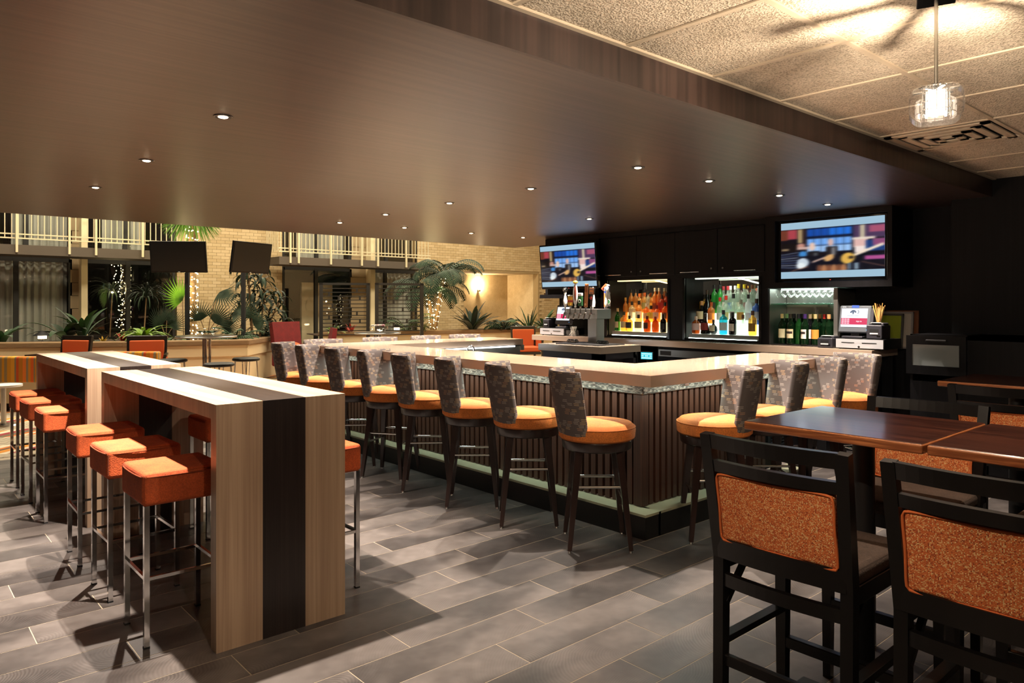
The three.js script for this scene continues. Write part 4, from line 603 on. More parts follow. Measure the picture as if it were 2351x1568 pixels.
// ---- screens
const tvRaw = canvasTex(96, 70, (c, w, h) => { c.scale(96 / 192, 70 / 108); w = 192; h = 108;
  const R = (x, y, a, b, f) => { c.fillStyle = f; c.fillRect(x, y, a, b); }, E = (x, y, a, b, f, r = 0) => { c.fillStyle = f; c.beginPath(); c.ellipse(x, y, a, b, r, 0, 7); c.fill(); };
  R(0, 0, w, h, '#0b0a14'); R(0, 14, 14, 20, '#6e3426'); R(14, 14, 18, 18, '#a8404a'); R(34, 14, 9, 26, '#b49a6c'); R(44, 14, 8, 40, '#26181a');
  for (let k = 0; k < 6; k++) { R(52 + k * 14, 15, 13, 14, k > 2 ? '#1f6fd8' : '#0f4aa8'); R(52 + k * 14, 33, 13, 13, '#6fa6ee'); R(52 + k * 14, 47, 13, 12, '#9cc4f2'); } R(50, 29, 88, 4, '#06122c'); R(52, 46, 84, 1, '#2a4a80');
  R(138, 14, 54, 24, '#4a3656'); R(150, 14, 8, 26, '#cbbfa0'); R(166, 16, 26, 12, '#a4506e'); R(136, 36, 40, 4, '#e8d8c8'); R(138, 40, 26, 14, '#e0b4ac'); R(140, 52, 20, 12, '#f0e0d8'); R(160, 42, 32, 20, '#1c3a76'); R(172, 40, 20, 12, '#8a4a74');
  E(40, 46, 8, 5, '#c08a7a'); R(28, 48, 26, 5, '#c9a89c'); R(0, 40, 32, 16, '#120c0e'); R(2, 50, 14, 4, '#8f7a5c'); E(44, 62, 8, 6, '#3f86c8'); E(62, 48, 6, 8, '#e8c4b0'); R(54, 57, 22, 24, '#1a1a20'); R(66, 60, 5, 12, '#5a5c60'); E(97, 42, 5, 7, '#d8b0a4'); R(88, 50, 22, 22, '#221e22'); R(99, 52, 6, 16, '#8a8a8c');
  R(0, 66, w, 28, '#0a0c1a'); for (let k = 0; k < 7; k++) { c.strokeStyle = ['#8a9cb8', '#5a6c98', '#c8d0dc'][k % 3]; c.lineWidth = 1.2; c.beginPath(); c.moveTo(0, 62 + k * 4); c.lineTo(36, 58 + k * 5); c.stroke(); }
  E(44, 78, 12, 9, '#c6d2dc'); E(40, 84, 9, 6, '#e6eef0'); c.strokeStyle = '#d8b4a0'; c.lineWidth = 3; c.beginPath(); c.moveTo(62, 78); c.lineTo(96, 67); c.stroke(); E(94, 71, 10, 6, '#d8a66a', -.4); E(128, 73, 13, 10, '#e0b050', -.2); E(134, 72, 4, 3, '#171420'); c.strokeStyle = '#f0dcc8'; c.lineWidth = 5; c.beginPath(); c.moveTo(140, 68); c.lineTo(190, 50); c.stroke();
  R(158, 70, 34, 7, '#b0508e'); R(70, 84, 60, 10, '#1a1016'); for (let k = 0; k < 6; k++) E(76 + k * 9, 92, 5, 9, k % 2 ? '#b27a52' : '#7a4a34'); R(128, 82, 6, 12, '#6a7c8c'); R(140, 82, 7, 12, '#8fa6b4'); c.strokeStyle = '#8a5a44'; c.lineWidth = 1.5; c.beginPath(); c.moveTo(152, 80); c.lineTo(192, 90); c.stroke(); c.beginPath(); c.moveTo(20, 94); c.lineTo(56, 86); c.stroke();
  });
const tvTex = canvasTex(128, 90, (c, w, h) => { let k = 0; for (const [dx, dy] of [[0, 0], [-1.3, 0], [1.3, 0], [-2.6, .3], [2.6, -.3], [0, .8], [0, -.8]]) { c.globalAlpha = 1 / ++k; c.drawImage(tvRaw.image, dx, dy, w, h); } c.globalAlpha = 1; c.fillStyle = '#9fc0d4'; c.fillRect(0, 0, w, 11); c.fillRect(0, h - 11, w, 11); });
function screen(name, label, category, pos, ry, rx, w, h, tex, glow) {
  const t = thing(name, label, category, pos, ry); t.rotation.order = 'YXZ'; t.rotation.x = rx;
  mesh('bezel', [rbox(w, h, .045, .006, 0, 0, -.025)], M.blackGloss, t);
  if (tex) { mesh('screen', new THREE.BoxGeometry(w - .045, h - .055, .004).translate(0, .006, 0), std({ color: 0x050505, roughness: .3, emissive: 0xffffff, emissiveMap: tex, emissiveIntensity: glow }), t); mesh('standby_light', cbox(.012, .004, .003, 0, -h / 2 + .012, .0), std({ color: 0x400808, emissive: 0xff5040, emissiveIntensity: 1.5 }), t); }
  else { mesh('screen_glass', cbox(w - .05, h - .06, .004, 0, .004, .0), phy({ color: 0x0a0a0b, roughness: .22, clearcoat: .3, clearcoatRoughness: .3 }), t); mesh('maker_mark', cbox(.04, .006, .002, 0, -h / 2 + .014, -.001), M.white, t); }
  return t;
}
{
  const y2 = 2.005;
  screen('television', 'large lit screen showing a band, in the black box above the wine corner', 'television', [7.17, 2.045, -3.355], -Math.PI / 2, 0, 1.085, .63, tvTex, 1.0);
  rectLight(scene, 1.0, .56, 7.15, 2.0, -3.355, 0, 1.2, -3.355, .5, 0xa8c0e0);
  const t = thing('screen_box', 'open black box housing the right-hand screen', 'cabinet');
  mesh('box_panel', [box(7.2, 1.665, -4.03, WALLX - .004, H1 - .003, -2.75)], M.black, t); mesh('box_rim', [box(7.12, 1.665, -4.03, 7.2, 1.725, -2.75), box(7.12, 2.365, -4.03, 7.2, H1 - .003, -2.75), box(7.12, 1.725, -4.03, 7.2, 2.365, -3.92), box(7.12, 1.725, -2.79, 7.2, 2.365, -2.75)], M.black, t);
  screen('television', 'tilted lit screen showing a band, left of the back bar cabinet', 'television', [7.06, 2.01, -6.89], -Math.PI / 2, .09, 1.06, .615, tvTex, 1.0);
  rectLight(scene, 1.0, .56, 7.02, 2.0, -6.89, 0, 1.2, -6.5, .5, 0xa8c0e0);
  const b = thing('screen_backboard', 'black board and shelf carrying the tilted screen', 'cabinet'); mesh('board', box(7.2, 1.6, -7.46, WALLX - .004, H1 - .003, -6.45), M.black, b); mesh('ledge', box(7.05, 1.58, -7.42, 7.3, 1.63, -6.45), M.black, b); mesh('arm', cbox(.14, .1, .2, 7.14, 2.01, -6.89), M.blackMatte, b);
}
// ---- point-of-sale stations
const posTex = canvasTex(256, 192, (c, w, h) => {
  c.fillStyle = '#f4f7fb'; c.fillRect(0, 0, w, h); c.fillStyle = '#1d3f66';
  for (const [x, y, r] of [[98, 34, 9], [108, 27, 10], [120, 26, 10], [131, 30, 9], [90, 40, 6], [138, 38, 6], [114, 36, 10]]) { c.beginPath(); c.arc(x, y, r, 0, 7); c.fill(); } c.fillRect(110, 40, 8, 18); c.fillRect(104, 56, 20, 3); c.strokeStyle = '#1d3f66'; c.lineWidth = 4; c.beginPath(); c.arc(152, 36, 17, -1.2, 1.2); c.stroke(); c.fillStyle = '#f4f7fb'; for (const x of [96, 108, 120, 130]) c.fillRect(x, 22, 2, 14);
  c.fillStyle = '#6b7787'; c.font = '13px sans-serif'; c.fillText('D O U B L E T R E E', 62, 80);
  c.fillStyle = '#d92a5c'; c.fillRect(0, 100, w, 66); c.fillStyle = '#ffffff'; c.font = 'bold 17px sans-serif'; c.fillText('Sign In', 150, 139); for (let r = 0; r < 3; r++) for (let k = 0; k < 3; k++) { c.fillStyle = '#f7b9c9'; c.fillRect(6 + k * 27, 104 + r * 20, 23, 16); } c.fillStyle = '#eef6fb'; c.fillRect(0, 166, w, 26);
});
const wordTex = s => canvasTex(128, 32, (c, w, h) => { c.fillStyle = '#44484e'; c.fillRect(0, 0, w, h); c.fillStyle = '#e6e8ea'; c.font = 'bold 22px sans-serif'; c.fillText(s, 8, 24); });
const microsT = wordTex('micros');
function pos(where, x, z, dw, k = 1) {
  const T0 = -Math.PI / 2;
  const d = thing('cash_drawer', 'silver-fronted cash drawer on the back worktop ' + where, 'cash drawer', [x, CT, z], T0);
  mesh('case', box(-dw / 2, .006, -.4, dw / 2, .1, 0), M.blackMatte, d); const f = mesh('drawer_front', box(-dw / 2 + .004, .012, 0, dw / 2 - .004, .096, .012), M.posSilver, d); mesh('slot', [box(-dw * .37, .06, .012, -dw * .1, .066, .014), box(dw * .06, .06, .012, dw * .36, .066, .014)], M.blackMatte, f); mesh('lock', new THREE.CylinderGeometry(.01, .01, .008, 14).rotateX(Math.PI / 2).translate(0, .025, .015), M.chrome, f);
  for (const a of [-1, 1]) mesh('foot', cyl(.012, .012, .008, a * (dw / 2 - .03), 0, -.02, 10), M.blackMatte, d);
  const m = thing('pos_terminal', 'touch-screen terminal with a sign-in page ' + where, 'terminal', [x + .12, CT + .1, z - .1 * k], T0); const w = .305, h = .27;
  mesh('stand', [rbox(.2, .02, .16, .006, 0, .012, -.02), cbox(.08, .06, .06, 0, .04, -.04)], M.posDark, m);
  const hd = new THREE.Group(); hd.name = 'display_head'; hd.position.set(0, .05, 0); hd.rotation.x = -.2; m.add(hd);
  mesh('display_case', [rbox(w, h, .05, .014, 0, h / 2, 0)], M.posGrey, hd); mesh('screen', new THREE.BoxGeometry(w - .055, h - .085, .004).translate(-.004, h / 2 + .012, .026), std({ color: 0x0a0a0a, emissive: 0xffffff, emissiveMap: posTex, emissiveIntensity: 1.1, roughness: .4 }), hd); mesh('maker_badge', new THREE.BoxGeometry(.06, .013, .002).translate(-w / 2 + .055, h - .016, .0258), std({ map: microsT, roughness: .5 }), hd); mesh('sticker', cbox(.07, .026, .002, .0, h - .012, .026), std({ color: 0x1d3f8a, roughness: .6 }), hd); mesh('power_light', cbox(.006, .006, .003, w / 2 - .03, .03, .0256), std({ color: 0x2060a0, emissive: 0x60b0ff, emissiveIntensity: 2 }), hd); mesh('card_reader', rbox(.03, h * .7, .05, .006, w / 2 + .008, h * .55, -.006), M.posDark, hd);
  return d;
}
function printer(label, x, y, z, ry, w = .145, d = .2, h = .135) { const t = thing('receipt_printer', label, 'printer', [x, y, z], ry); mesh('body', rbox(w, h, d, .012, 0, h / 2, 0), M.posDark, t); mesh('lid', rbox(w - .01, .03, d * .6, .01, 0, h + .004, -.01), M.posDark, t); mesh('paper_slot', cbox(w * .55, .045, .004, 0, h * .55, d / 2), M.blackMatte, t); mesh('paper', [cbox(w * .5, .012, .006, 0, h * .4, d / 2 + .002), cbox(w * .6, .003, .08, 0, h + .02, .03)], M.white, t); mesh('button_panel', cbox(.03, .014, .003, w * .28, .03, d / 2), M.blackGloss, t); return t; }
{
  const dz = -3.03; pos('at the near end of the back bar', 7.08, dz, .45, 1);
  printer('grey receipt printer standing on the worktop beside the wine bottles', 7.16, CT, -3.36, -Math.PI / 2, .15, .2, .1);
  printer('grey receipt printer on the cash drawer at the near end of the back bar', 7.2, CT + .1, -2.905, -Math.PI / 2);
  const s = thing('straw_cup', 'small cup holding a bunch of wooden stirrers on top of the receipt printer', 'cup', [7.22, CT + .1 + .155, -2.91]); mesh('cup', lathe([[.001, 0], [.028, 0], [.034, .06], [.032, .06], [.027, .004], [.001, .004]], 16), M.clearGlass, s);
  for (let k = 0; k < 14; k++) { const a = k * 2.4, q = .012 + .006 * (k % 3); mesh('stirrer', bar(V(Math.cos(a) * q * .6, .006, Math.sin(a) * q * .6), V(Math.cos(a) * (q + .03), .15 + .04 * hash(k, 2, 2), Math.sin(a) * (q + .03)), .006, .006, .006), std({ color: k % 2 ? 0xd9a860 : 0xc8934a, roughness: .7 }), s); }
  const f = (label, x, z, w, h, frame, card, tilt) => { const t = thing('picture_frame', label, 'frame', [x, CT, z], -Math.PI / 2); t.rotation.order = 'YXZ'; t.rotation.x = tilt; mesh('frame', [box(-w / 2, 0, -.01, w / 2, .018, .01), box(-w / 2, h - .018, -.01, w / 2, h, .01), box(-w / 2, 0, -.01, -w / 2 + .018, h, .01), box(w / 2 - .018, 0, -.01, w / 2, h, .01)], std({ color: frame, roughness: .5 }), t); mesh('card', box(-w / 2 + .01, .01, -.008, w / 2 - .01, h - .01, -.002), std({ color: card, roughness: .7 }), t); };
  f('black frame with a lime green sheet leaning behind the near terminal', 7.49, -2.98, .36, .34, 0x4a4a48, 0x9aa828, -.12); f('grey frame leaning behind the lime green sheet', 7.55, -2.9, .34, .36, 0x8a8684, 0xb8b0a4, -.1); f('brown-edged frame standing at the end of the worktop', 7.585, -2.84, .3, .37, 0x6a3a18, 0x6a3a18, -.07);
  pos('at the far end of the back bar', 7.08, -7.2, .47, -1); printer('grey receipt printer beside the far terminal', 7.2, CT + .1, -7.36, -Math.PI / 2, .12, .18, .12);
  const c = thing('straw_caddy', 'clear caddy of white straws beside the far cash drawer', 'caddy', [7.1, CT, -6.83]); mesh('caddy', [box(-.05, 0, -.07, .05, .006, .07), box(-.05, 0, -.07, -.046, .08, .07), box(.046, 0, -.07, .05, .08, .07), box(-.05, 0, -.07, .05, .08, -.066), box(-.05, 0, .066, .05, .08, .07)], M.clearGlass, c); for (let k = 0; k < 16; k++) mesh('straw', rod(V(rr(-.03, .03), .008, rr(-.05, .05)), V(rr(-.035, .035), .13, rr(-.055, .055)), .003, 6), M.white, c);
}
{ // black cabinet with a small window against the dark wall
  const t = thing('warming_cabinet', 'black cabinet with a wide glass window against the dark wall', 'cabinet', [6.98, 0, -2.05], 0);
  mesh('body', [box(-.2, 0, -.42, .21, .84, .6), box(-.2, .84, -.42, .21, 1.24, -.4), box(-.2, 1.2, -.42, .21, 1.24, .6), box(.19, .84, -.42, .21, 1.24, .6), box(-.2, .84, .02, .21, 1.24, .6)], M.black, t);
  const d = mesh('door', [box(-.235, .9, -.44, -.205, .975, .02), box(-.235, 1.155, -.44, -.205, 1.23, .02), box(-.235, .975, -.44, -.205, 1.155, -.395), box(-.235, .975, -.03, -.205, 1.155, .02)], M.black, t); mesh('door_pane', box(-.222, .975, -.395, -.216, 1.155, -.03), phy({ color: 0xb8c0c0, transmission: .55, thickness: 0, roughness: .08 }), d); mesh('handle', rbox(.02, .018, .16, .006, -.245, 1.19, -.2), M.blackMatte, d);
  mesh('inner_rack', [box(-.18, 1.02, -.38, .18, 1.03, .0), box(-.1, 1.03, -.2, .1, 1.1, -.04)], M.brushed, t);
}

// ================================================================ THE ATRIUM: PLANTERS, FURNITURE, PLANTS
const PH = .83, fl = (u, d) => { const p = at(u, 700, d); return [p.x, p.z]; };
function planterWall(label, pts, back) {
  const t = thing('planter', label, 'planter');
  for (let k = 0; k + 1 < pts.length; k++) {
    const [x0, z0] = pts[k], [x1, z1] = pts[k + 1], L_ = Math.hypot(x1 - x0, z1 - z0), a = Math.atan2(-(z1 - z0), x1 - x0);
    const put = (n, g, m) => { const q = mesh(n, g, m, t); q.position.set(x0, 0, z0); q.rotation.y = a; };
    put('wall_segment', box(-.02, 0, -.22, L_ + .02, PH - .11, 0), M.planter); put('wall_band', box(-.03, PH - .3, -.2, L_ + .03, PH - .1, .03), M.planter); put('ledge', rbox(L_ + .12, .1, .34, .02, L_ / 2, PH - .05, -.1, false), M.ledge);
  }
  const s = new THREE.Shape(); [...pts, ...back].forEach(([x, z], i) => i ? s.lineTo(x, -z) : s.moveTo(x, -z));
  mesh('soil', uvm(new THREE.ExtrudeGeometry(s, { depth: .02, bevelEnabled: false }).rotateX(-Math.PI / 2).translate(0, PH - .12, 0)), M.soil, t);
  return t;
}
planterWall('long low cream planter wall with a rough wood ledge behind the orange armchairs', [fl(-120, 12.5), fl(290, 13.0), fl(565, 13.7), fl(655, 16.2)], [[fx(652), FZ + .1], [fx(-60), FZ + .1]]);
planterWall('cream planter wall with wood ledge below the palm and the alcove', [fl(738, 17.6), fl(918, 18.2), fl(1080, 19.2), fl(1300, 20.6)], [[fx(1290), FZ + .1], [fx(700), FZ + .1]]);
{ const t = thing('stepped_bench', 'cream stepped bench with dark ledges in front of the lattice screens', 'bench'), p = fl(752, 16.2), q = fl(905, 16.5), L_ = Math.hypot(q[0] - p[0], q[1] - p[1]); t.position.set(p[0], 0, p[1]); t.rotation.y = Math.atan2(-(q[1] - p[1]), q[0] - p[0]); mesh('step', box(0, 0, -.3, L_, .58, 0), M.planter, t); mesh('step_ledge', rbox(L_ + .08, .06, .4, .01, L_ / 2, .61, -.14), M.ledge, t); mesh('lower_step', box(.2, 0, 0, L_ - .3, .4, .3), M.planter, t); mesh('lower_ledge', rbox(L_ - .4, .05, .36, .01, L_ / 2 - .05, .425, .16), M.ledge, t); }
// lattice screens
function lattice(label, u0, u1, d, spots) {
  const a = at(u0, 700, d), b = at(u1, 700, d + .35), L_ = Math.hypot(b.x - a.x, b.z - a.z), t = thing('lattice_screen', label, 'screen', [a.x, 0, a.z], Math.atan2(-(b.z - a.z), b.x - a.x)), top = 1.99, bot = .78;
  mesh('frame_post', box(0, 0, -.03, .08, top, .03), M.mullion, t); mesh('frame_post', box(L_ - .08, 0, -.03, L_, top, .03), M.mullion, t); mesh('frame_head', box(0, top - .05, -.03, L_, top, .03), M.mullion, t);
  const n = 13, dy = (top - .05 - bot) / n; for (let k = 0; k < n; k++) mesh('slat', box(.08, bot + k * dy, -.012, L_ - .08, bot + k * dy + .02, .012), M.mullion, t);
  for (const [q, k] of spots) mesh('spacer_block', box(.08 + q * (L_ - .16) - .02, bot + k * dy + .02, -.012, .08 + q * (L_ - .16) + .02, bot + (k + 1) * dy, .012), M.mullion, t);
}
lattice('dark lattice screen with staggered blocks behind the red armchair', 733, 849, 16.7, [[.14, 10], [.78, 11], [.36, 9], [.85, 9], [.22, 7], [.45, 6], [.78, 5], [.14, 4], [.85, 3], [.62, 8], [.3, 2]]);
lattice('dark lattice screen with staggered blocks under the palm fronds', 861, 972, 16.9, [[.14, 9], [.36, 8], [.8, 7], [.58, 6], [.9, 4], [.68, 3], [.16, 3], [.36, 2], [.82, 1], [.68, 9], [.2, 10]]);
// poles with switched-off screens, standing in the planter
{
  const s1 = at(409, 590, 13.9), s2 = at(579, 592, 14.1), p1 = at(430, 700, 14.2), p2 = at(559, 700, 14.3);
  for (const [p, l] of [[p1, 'black square pole carrying a switched-off screen before the lit palm trunk'], [p2, 'black square pole carrying a switched-off screen before the drooping shrub']]) { const t = thing('screen_pole', l, 'pole', [p.x, 0, p.z], -YAW); t.updateMatrixWorld(true); mesh('pole', cbox(.07, 2.55, .07, 0, 1.275, 0), M.blackMatte, t); const s = p === p1 ? s1 : s2, q = t.worldToLocal(s.clone()); mesh('mount_arm', rod(V(0, q.y, 0), V(q.x, q.y, q.z - .03), .03), M.blackMatte, t); }
  screen('pole_screen', 'switched-off black screen on the pole before the lit palm trunk', 'television', [s1.x, s1.y, s1.z], -.645, .16, 1.04, .6, null); screen('pole_screen', 'switched-off black screen on the pole before the drooping shrub', 'television', [s2.x, s2.y, s2.z], .40, .16, .98, .6, null);
}
// ---- leaf builders
function strap(len, w, up, out, droop, seg = 7, fold = .25, prof = t => Math.sin(Math.PI * (.12 + .88 * t)) ** .7) {   // one leaf along +x, base at origin
  const P = [], UV_ = [], I = []; let x = 0, y = 0, a = up;
  for (let i = 0; i <= seg; i++) { const t = i / seg, q = w * prof(t) * .5; P.push(x, y + fold * q, -q, x, y, 0, x, y + fold * q, q); UV_.push(0, t, .5, t, 1, t); if (i < seg) { const b = i * 3; I.push(b, b + 1, b + 4, b, b + 4, b + 3, b + 1, b + 2, b + 5, b + 1, b + 5, b + 4); } x += Math.cos(a) * len / seg; y += Math.sin(a) * len / seg; a -= droop / seg; }
  const g = new THREE.BufferGeometry(); g.setAttribute('position', new THREE.Float32BufferAttribute(P, 3)); g.setAttribute('uv', new THREE.Float32BufferAttribute(UV_, 2)); g.setIndex(I); g.computeVertexNormals(); return g;
}
function frond(len, leafLen, up, droop, n = 22, w = .035, hang = .9) {   // pinnate palm frond along +x
  const parts = [], pts = []; let x = 0, y = 0, a = up; for (let i = 0; i <= 14; i++) { pts.push(V(x, y, 0)); x += Math.cos(a) * len / 14; y += Math.sin(a) * len / 14; a -= droop / 14 * (.5 + i / 14); }
  const c = new THREE.CatmullRomCurve3(pts); parts.push(new THREE.TubeGeometry(c, 14, .012, 4));
  for (let k = 2; k < n; k++) for (const s of [-1, 1]) { const t = k / n, p = c.getPoint(t), d = c.getTangent(t), l = leafLen * Math.sin(Math.PI * (.18 + .8 * t)) ** .8; const g = strap(l, w, -.1, 0, hang * .7, 3, .3).rotateX(0); g.rotateY(-s * (1.05 - .35 * t)); g.rotateZ(Math.atan2(d.y, d.x) * .7 - hang * .12); g.translate(p.x, p.y, p.z); parts.push(g); }
  return mergeGeometries(parts.map(q => { const r = q.index ? q.toNonIndexed() : q; return r; }));
}
function fan(r, n = 17, spread = 2.6, w = .09) { const parts = []; for (let k = 0; k < n; k++) { const a = (k / (n - 1) - .5) * spread, g = strap(r * (1 - .12 * Math.abs(a)), r * w * 1.2, .0, 0, .35, 4, .4, t => t < .4 ? .2 + t * 1.1 : (1 - t) * 1.05 + .01); g.rotateY(a); parts.push(g); } return mergeGeometries(parts.map(q => q.toNonIndexed())); }
function clump(name, label, cat, p, n, mk, mat, { tilt = [0, 0], group, stem } = {}) {   // leaves set around a centre, each its own mesh
  const t = thing(name, label, cat, [p.x, p.y, p.z], 0, group); if (stem) mesh('stem', stem, M.trunk, t);
  for (let k = 0; k < n; k++) { const m = mesh('leaf', mk(k), Array.isArray(mat) ? mat[k % mat.length] : mat, t); m.rotation.y = k * 2.399 + rr(-.3, .3); }
  return t;
}
const soilAt = (u, d) => { const p = at(u, 700, d); p.y = PH - .1; return p; };
// ---- left planter plants
clump('peace_lily', 'dark green broad-leaved plant by the garden lamp, left of the cream pillar', 'plant', soilAt(150, 13.9), 16, k => strap(rr(.6, .9), .17, rr(1.0, 1.4), 0, rr(1.2, 2), 8), [L.dark, L.mid]);
clump('peace_lily', 'broad-leaved plant with upright blades in front of the cream pillar', 'plant', soilAt(188, 13.8), 12, k => strap(rr(.65, 1.0), .12, rr(1.1, 1.5), 0, rr(.8, 1.5), 8), [L.mid, L.dark]);
clump('peace_lily', 'arching green plant at the outer end of the planter', 'plant', soilAt(5, 13.4), 9, k => strap(rr(.5, .75), .12, rr(.8, 1.3), 0, rr(1.2, 2), 8), [L.mid]);
clump('dracaena', 'bright lime strap-leaved plant behind the orange armchair', 'plant', soilAt(330, 13.7), 34, k => strap(rr(.55, .75), .08, rr(1.0, 1.5), 0, rr(1.5, 2.5), 8), [L.lime]);
clump('bromeliad', 'small yellow flower spike in the planter', 'flower', soilAt(237, 13.5), 9, k => strap(rr(.14, .24), .04, rr(1, 1.45), 0, .6, 5), [L.yellow]);
clump('bromeliad', 'small red flower spike beside the lime plant', 'flower', soilAt(282, 13.6), 9, k => strap(rr(.16, .3), .05, rr(.9, 1.4), 0, .7, 5), [L.red]);
clump('ground_cover', 'low green leaves around the bromeliads', 'plant', soilAt(215, 13.6), 18, k => strap(rr(.18, .35), .08, rr(.4, 1.2), 0, 1.2, 5).translate(rr(-.5, .5), 0, rr(-.1, .3)), [L.mid, L.olive, L.dark]);
clump('ground_cover', 'low variegated leaves beside the lit palm trunk', 'plant', soilAt(385, 13.9), 18, k => strap(rr(.2, .4), .08, rr(.4, 1.2), 0, 1.2, 5).translate(rr(-.4, .4), 0, rr(-.1, .3)), [L.mid, L.olive]);
function fanPlant(label, u, d, list, mat) { const p = soilAt(u, d), t = thing('fan_palm', label, 'plant', [p.x, p.y, p.z], -YAW); list.forEach(([x, y, r, roll, tilt]) => { const s = mesh('leaf', fan(r), mat, t); s.rotation.set(tilt, 0, roll, 'ZYX'); s.rotation.set(Math.PI / 2 - tilt, 0, 0); s.rotation.order = 'ZXY'; s.rotation.z = roll; s.position.set(x, y, .0); mesh('stalk', tube([V(0, 0, 0), V(x * .4, y * .6, .02), V(x, y, 0)], .008, 10, 5), M.trunk, t); }); return t; }
fanPlant('fan palm with a bright spread leaf left of the lit trunk', 422, 14.3, [[-.02, .85, .55, 2.5, .25]], L.fan);
fanPlant('dark fan palm low beside the lime plant', 383, 14.1, [[-.1, .35, .42, 2.2, .4], [.1, .3, .4, 1.1, .5], [.0, .45, .35, 1.6, .3]], L.dark);
fanPlant('fan palm with several dark fans right of the lit trunk', 475, 14.4, [[-.12, .45, .45, 1.9, .2], [.15, .4, .5, 1.0, .3], [.35, .2, .42, .5, .5], [.25, 1.0, .5, -.5, 1.0], [.5, .55, .4, .2, .9]], L.dark);
fanPlant('grey-green fan palm beside the right screen pole', 548, 14.6, [[.1, .5, .5, 1.3, .3], [-.2, .3, .4, 2.0, .4], [.3, .35, .42, .6, .4]], L.palm);
clump('fern', 'feathery green plant at the foot of the right screen pole', 'plant', soilAt(540, 14.2), 16, k => frond(rr(.4, .65), .14, rr(.6, 1.2), 1.6, 12, .02), [L.mid]);
clump('fern', 'feathery green plant below the drooping shrub', 'plant', soilAt(600, 15.3), 16, k => frond(rr(.4, .6), .14, rr(.6, 1.2), 1.6, 12, .02), [L.dark]);
{ // drooping shrub: long hanging leaves on several stems
  const p = soilAt(580, 15), t = thing('drooping_dracaena', 'tall shrub of hanging dark leaves behind the right screen pole', 'plant', [p.x, p.y, p.z]);
  mesh('stem', [rod(V(0, 0, 0), V(-.1, 1.5, 0), .03, 8, .02), rod(V(.1, 0, .1), V(.25, 1.2, .05), .025, 8, .015), rod(V(.2, 0, 0), V(.5, .8, .1), .02, 8, .012)], M.trunk, t);
  for (let k = 0; k < 230; k++) { const q = rnd(), h = k < 130 ? rr(.55, 1.7) : rr(.2, 1.05), x = k < 130 ? rr(-.28, .25) : rr(.1, .62), m = mesh('leaf', strap(rr(.32, .48), .058, rr(.1, .7), 0, rr(1.8, 2.6), 6), q < .5 ? L.deep : L.dark, t); m.position.set(x, h, rr(-.2, .2)); m.rotation.y = rr(0, 6.28); }
}
for (const [u, d, h, l] of [[330, 16.2, .9, 'grass-tree with a drooping tuft inside the window light'], [252, 17.0, 1.0, 'grass-tree with a drooping tuft beside the hanging lights']]) { const p = soilAt(u, d), t = thing('grass_tree', l, 'plant', [p.x, p.y, p.z]); mesh('stem', rod(V(0, 0, 0), V(.05, h, 0), .014), M.trunk, t); for (let k = 0; k < 70; k++) { const m = mesh('leaf', strap(rr(.5, .8), .025, rr(.3, 1.4), 0, rr(1.6, 2.8), 6), k % 2 ? L.palm : L.deep, t); m.position.set(.05, h, 0); m.rotation.y = rr(0, 6.28); } }
// ---- palms and fairy lights
const fairyG = new THREE.IcosahedronGeometry(.009, 1);
function lights(label, path, r, n, turns, cd, size = 1) {
  const t = thing('fairy_lights', label, 'string lights'), c = new THREE.CatmullRomCurve3(path), pts = []; for (let k = 0; k <= n; k++) { const s = k / n, p = c.getPoint(s), a = s * turns * 6.283 + hash(k, 4, 5) * 1.5; pts.push(V(p.x + Math.cos(a) * r, p.y + rr(-.03, .03), p.z + Math.sin(a) * r)); }
  mesh('cord', tube(pts, .003, n * 3, 4), M.wire, t); for (const p of pts) { const m = mesh('bulb', fairyG, M.fairy, t); m.position.copy(p); m.scale.setScalar(size); }
  const q = c.getPoint(.45), e = c.getPoint(.8); for (const w of [q, e]) { const l = new THREE.PointLight(0xffe6a8, cd); l.position.set(w.x - .25, w.y, w.z + .3); scene.add(l); }
}
{
  const b = soilAt(440, 14.9), t = thing('palm_tree', 'tall palm trunk rising past the soffit, wound with fairy lights', 'palm', [b.x, b.y, b.z]);
  mesh('trunk', lathe([[.12, 0], [.1, .2], [.085, .8], [.09, 1.6], [.08, 2.4], [.07, 3]], 14), M.trunk, t);
  for (let k = 0; k < 11; k++) { const m = mesh('frond', fan(.85, 19, 2.7, .075), L.fan, t); m.position.set(0, 2.75, 0); m.rotation.order = 'YZX'; m.rotation.y = k * .571; m.rotation.z = -.75 - .3 * (k % 3); }
  lights('dense fairy lights wound around the tall palm trunk', [V(b.x, b.y + .05, b.z), V(b.x, b.y + .8, b.z), V(b.x, b.y + 1.6, b.z), V(b.x, b.y + 2.6, b.z)], .115, 230, 17, 1.6, 1.35);
}
for (const [u, label] of [[268, 'two thin strands of fairy lights hanging in front of the ground-floor window'], [283, 'second pair of thin fairy light strands hanging in front of the window']]) { const p = soilAt(u, 17.0); lights(label, [V(p.x, .95, p.z), V(p.x + .1, 1.6, p.z), V(p.x - .06, 2.3, p.z), V(p.x + .08, 3.4, p.z)], .05, 44, 6, .25); }
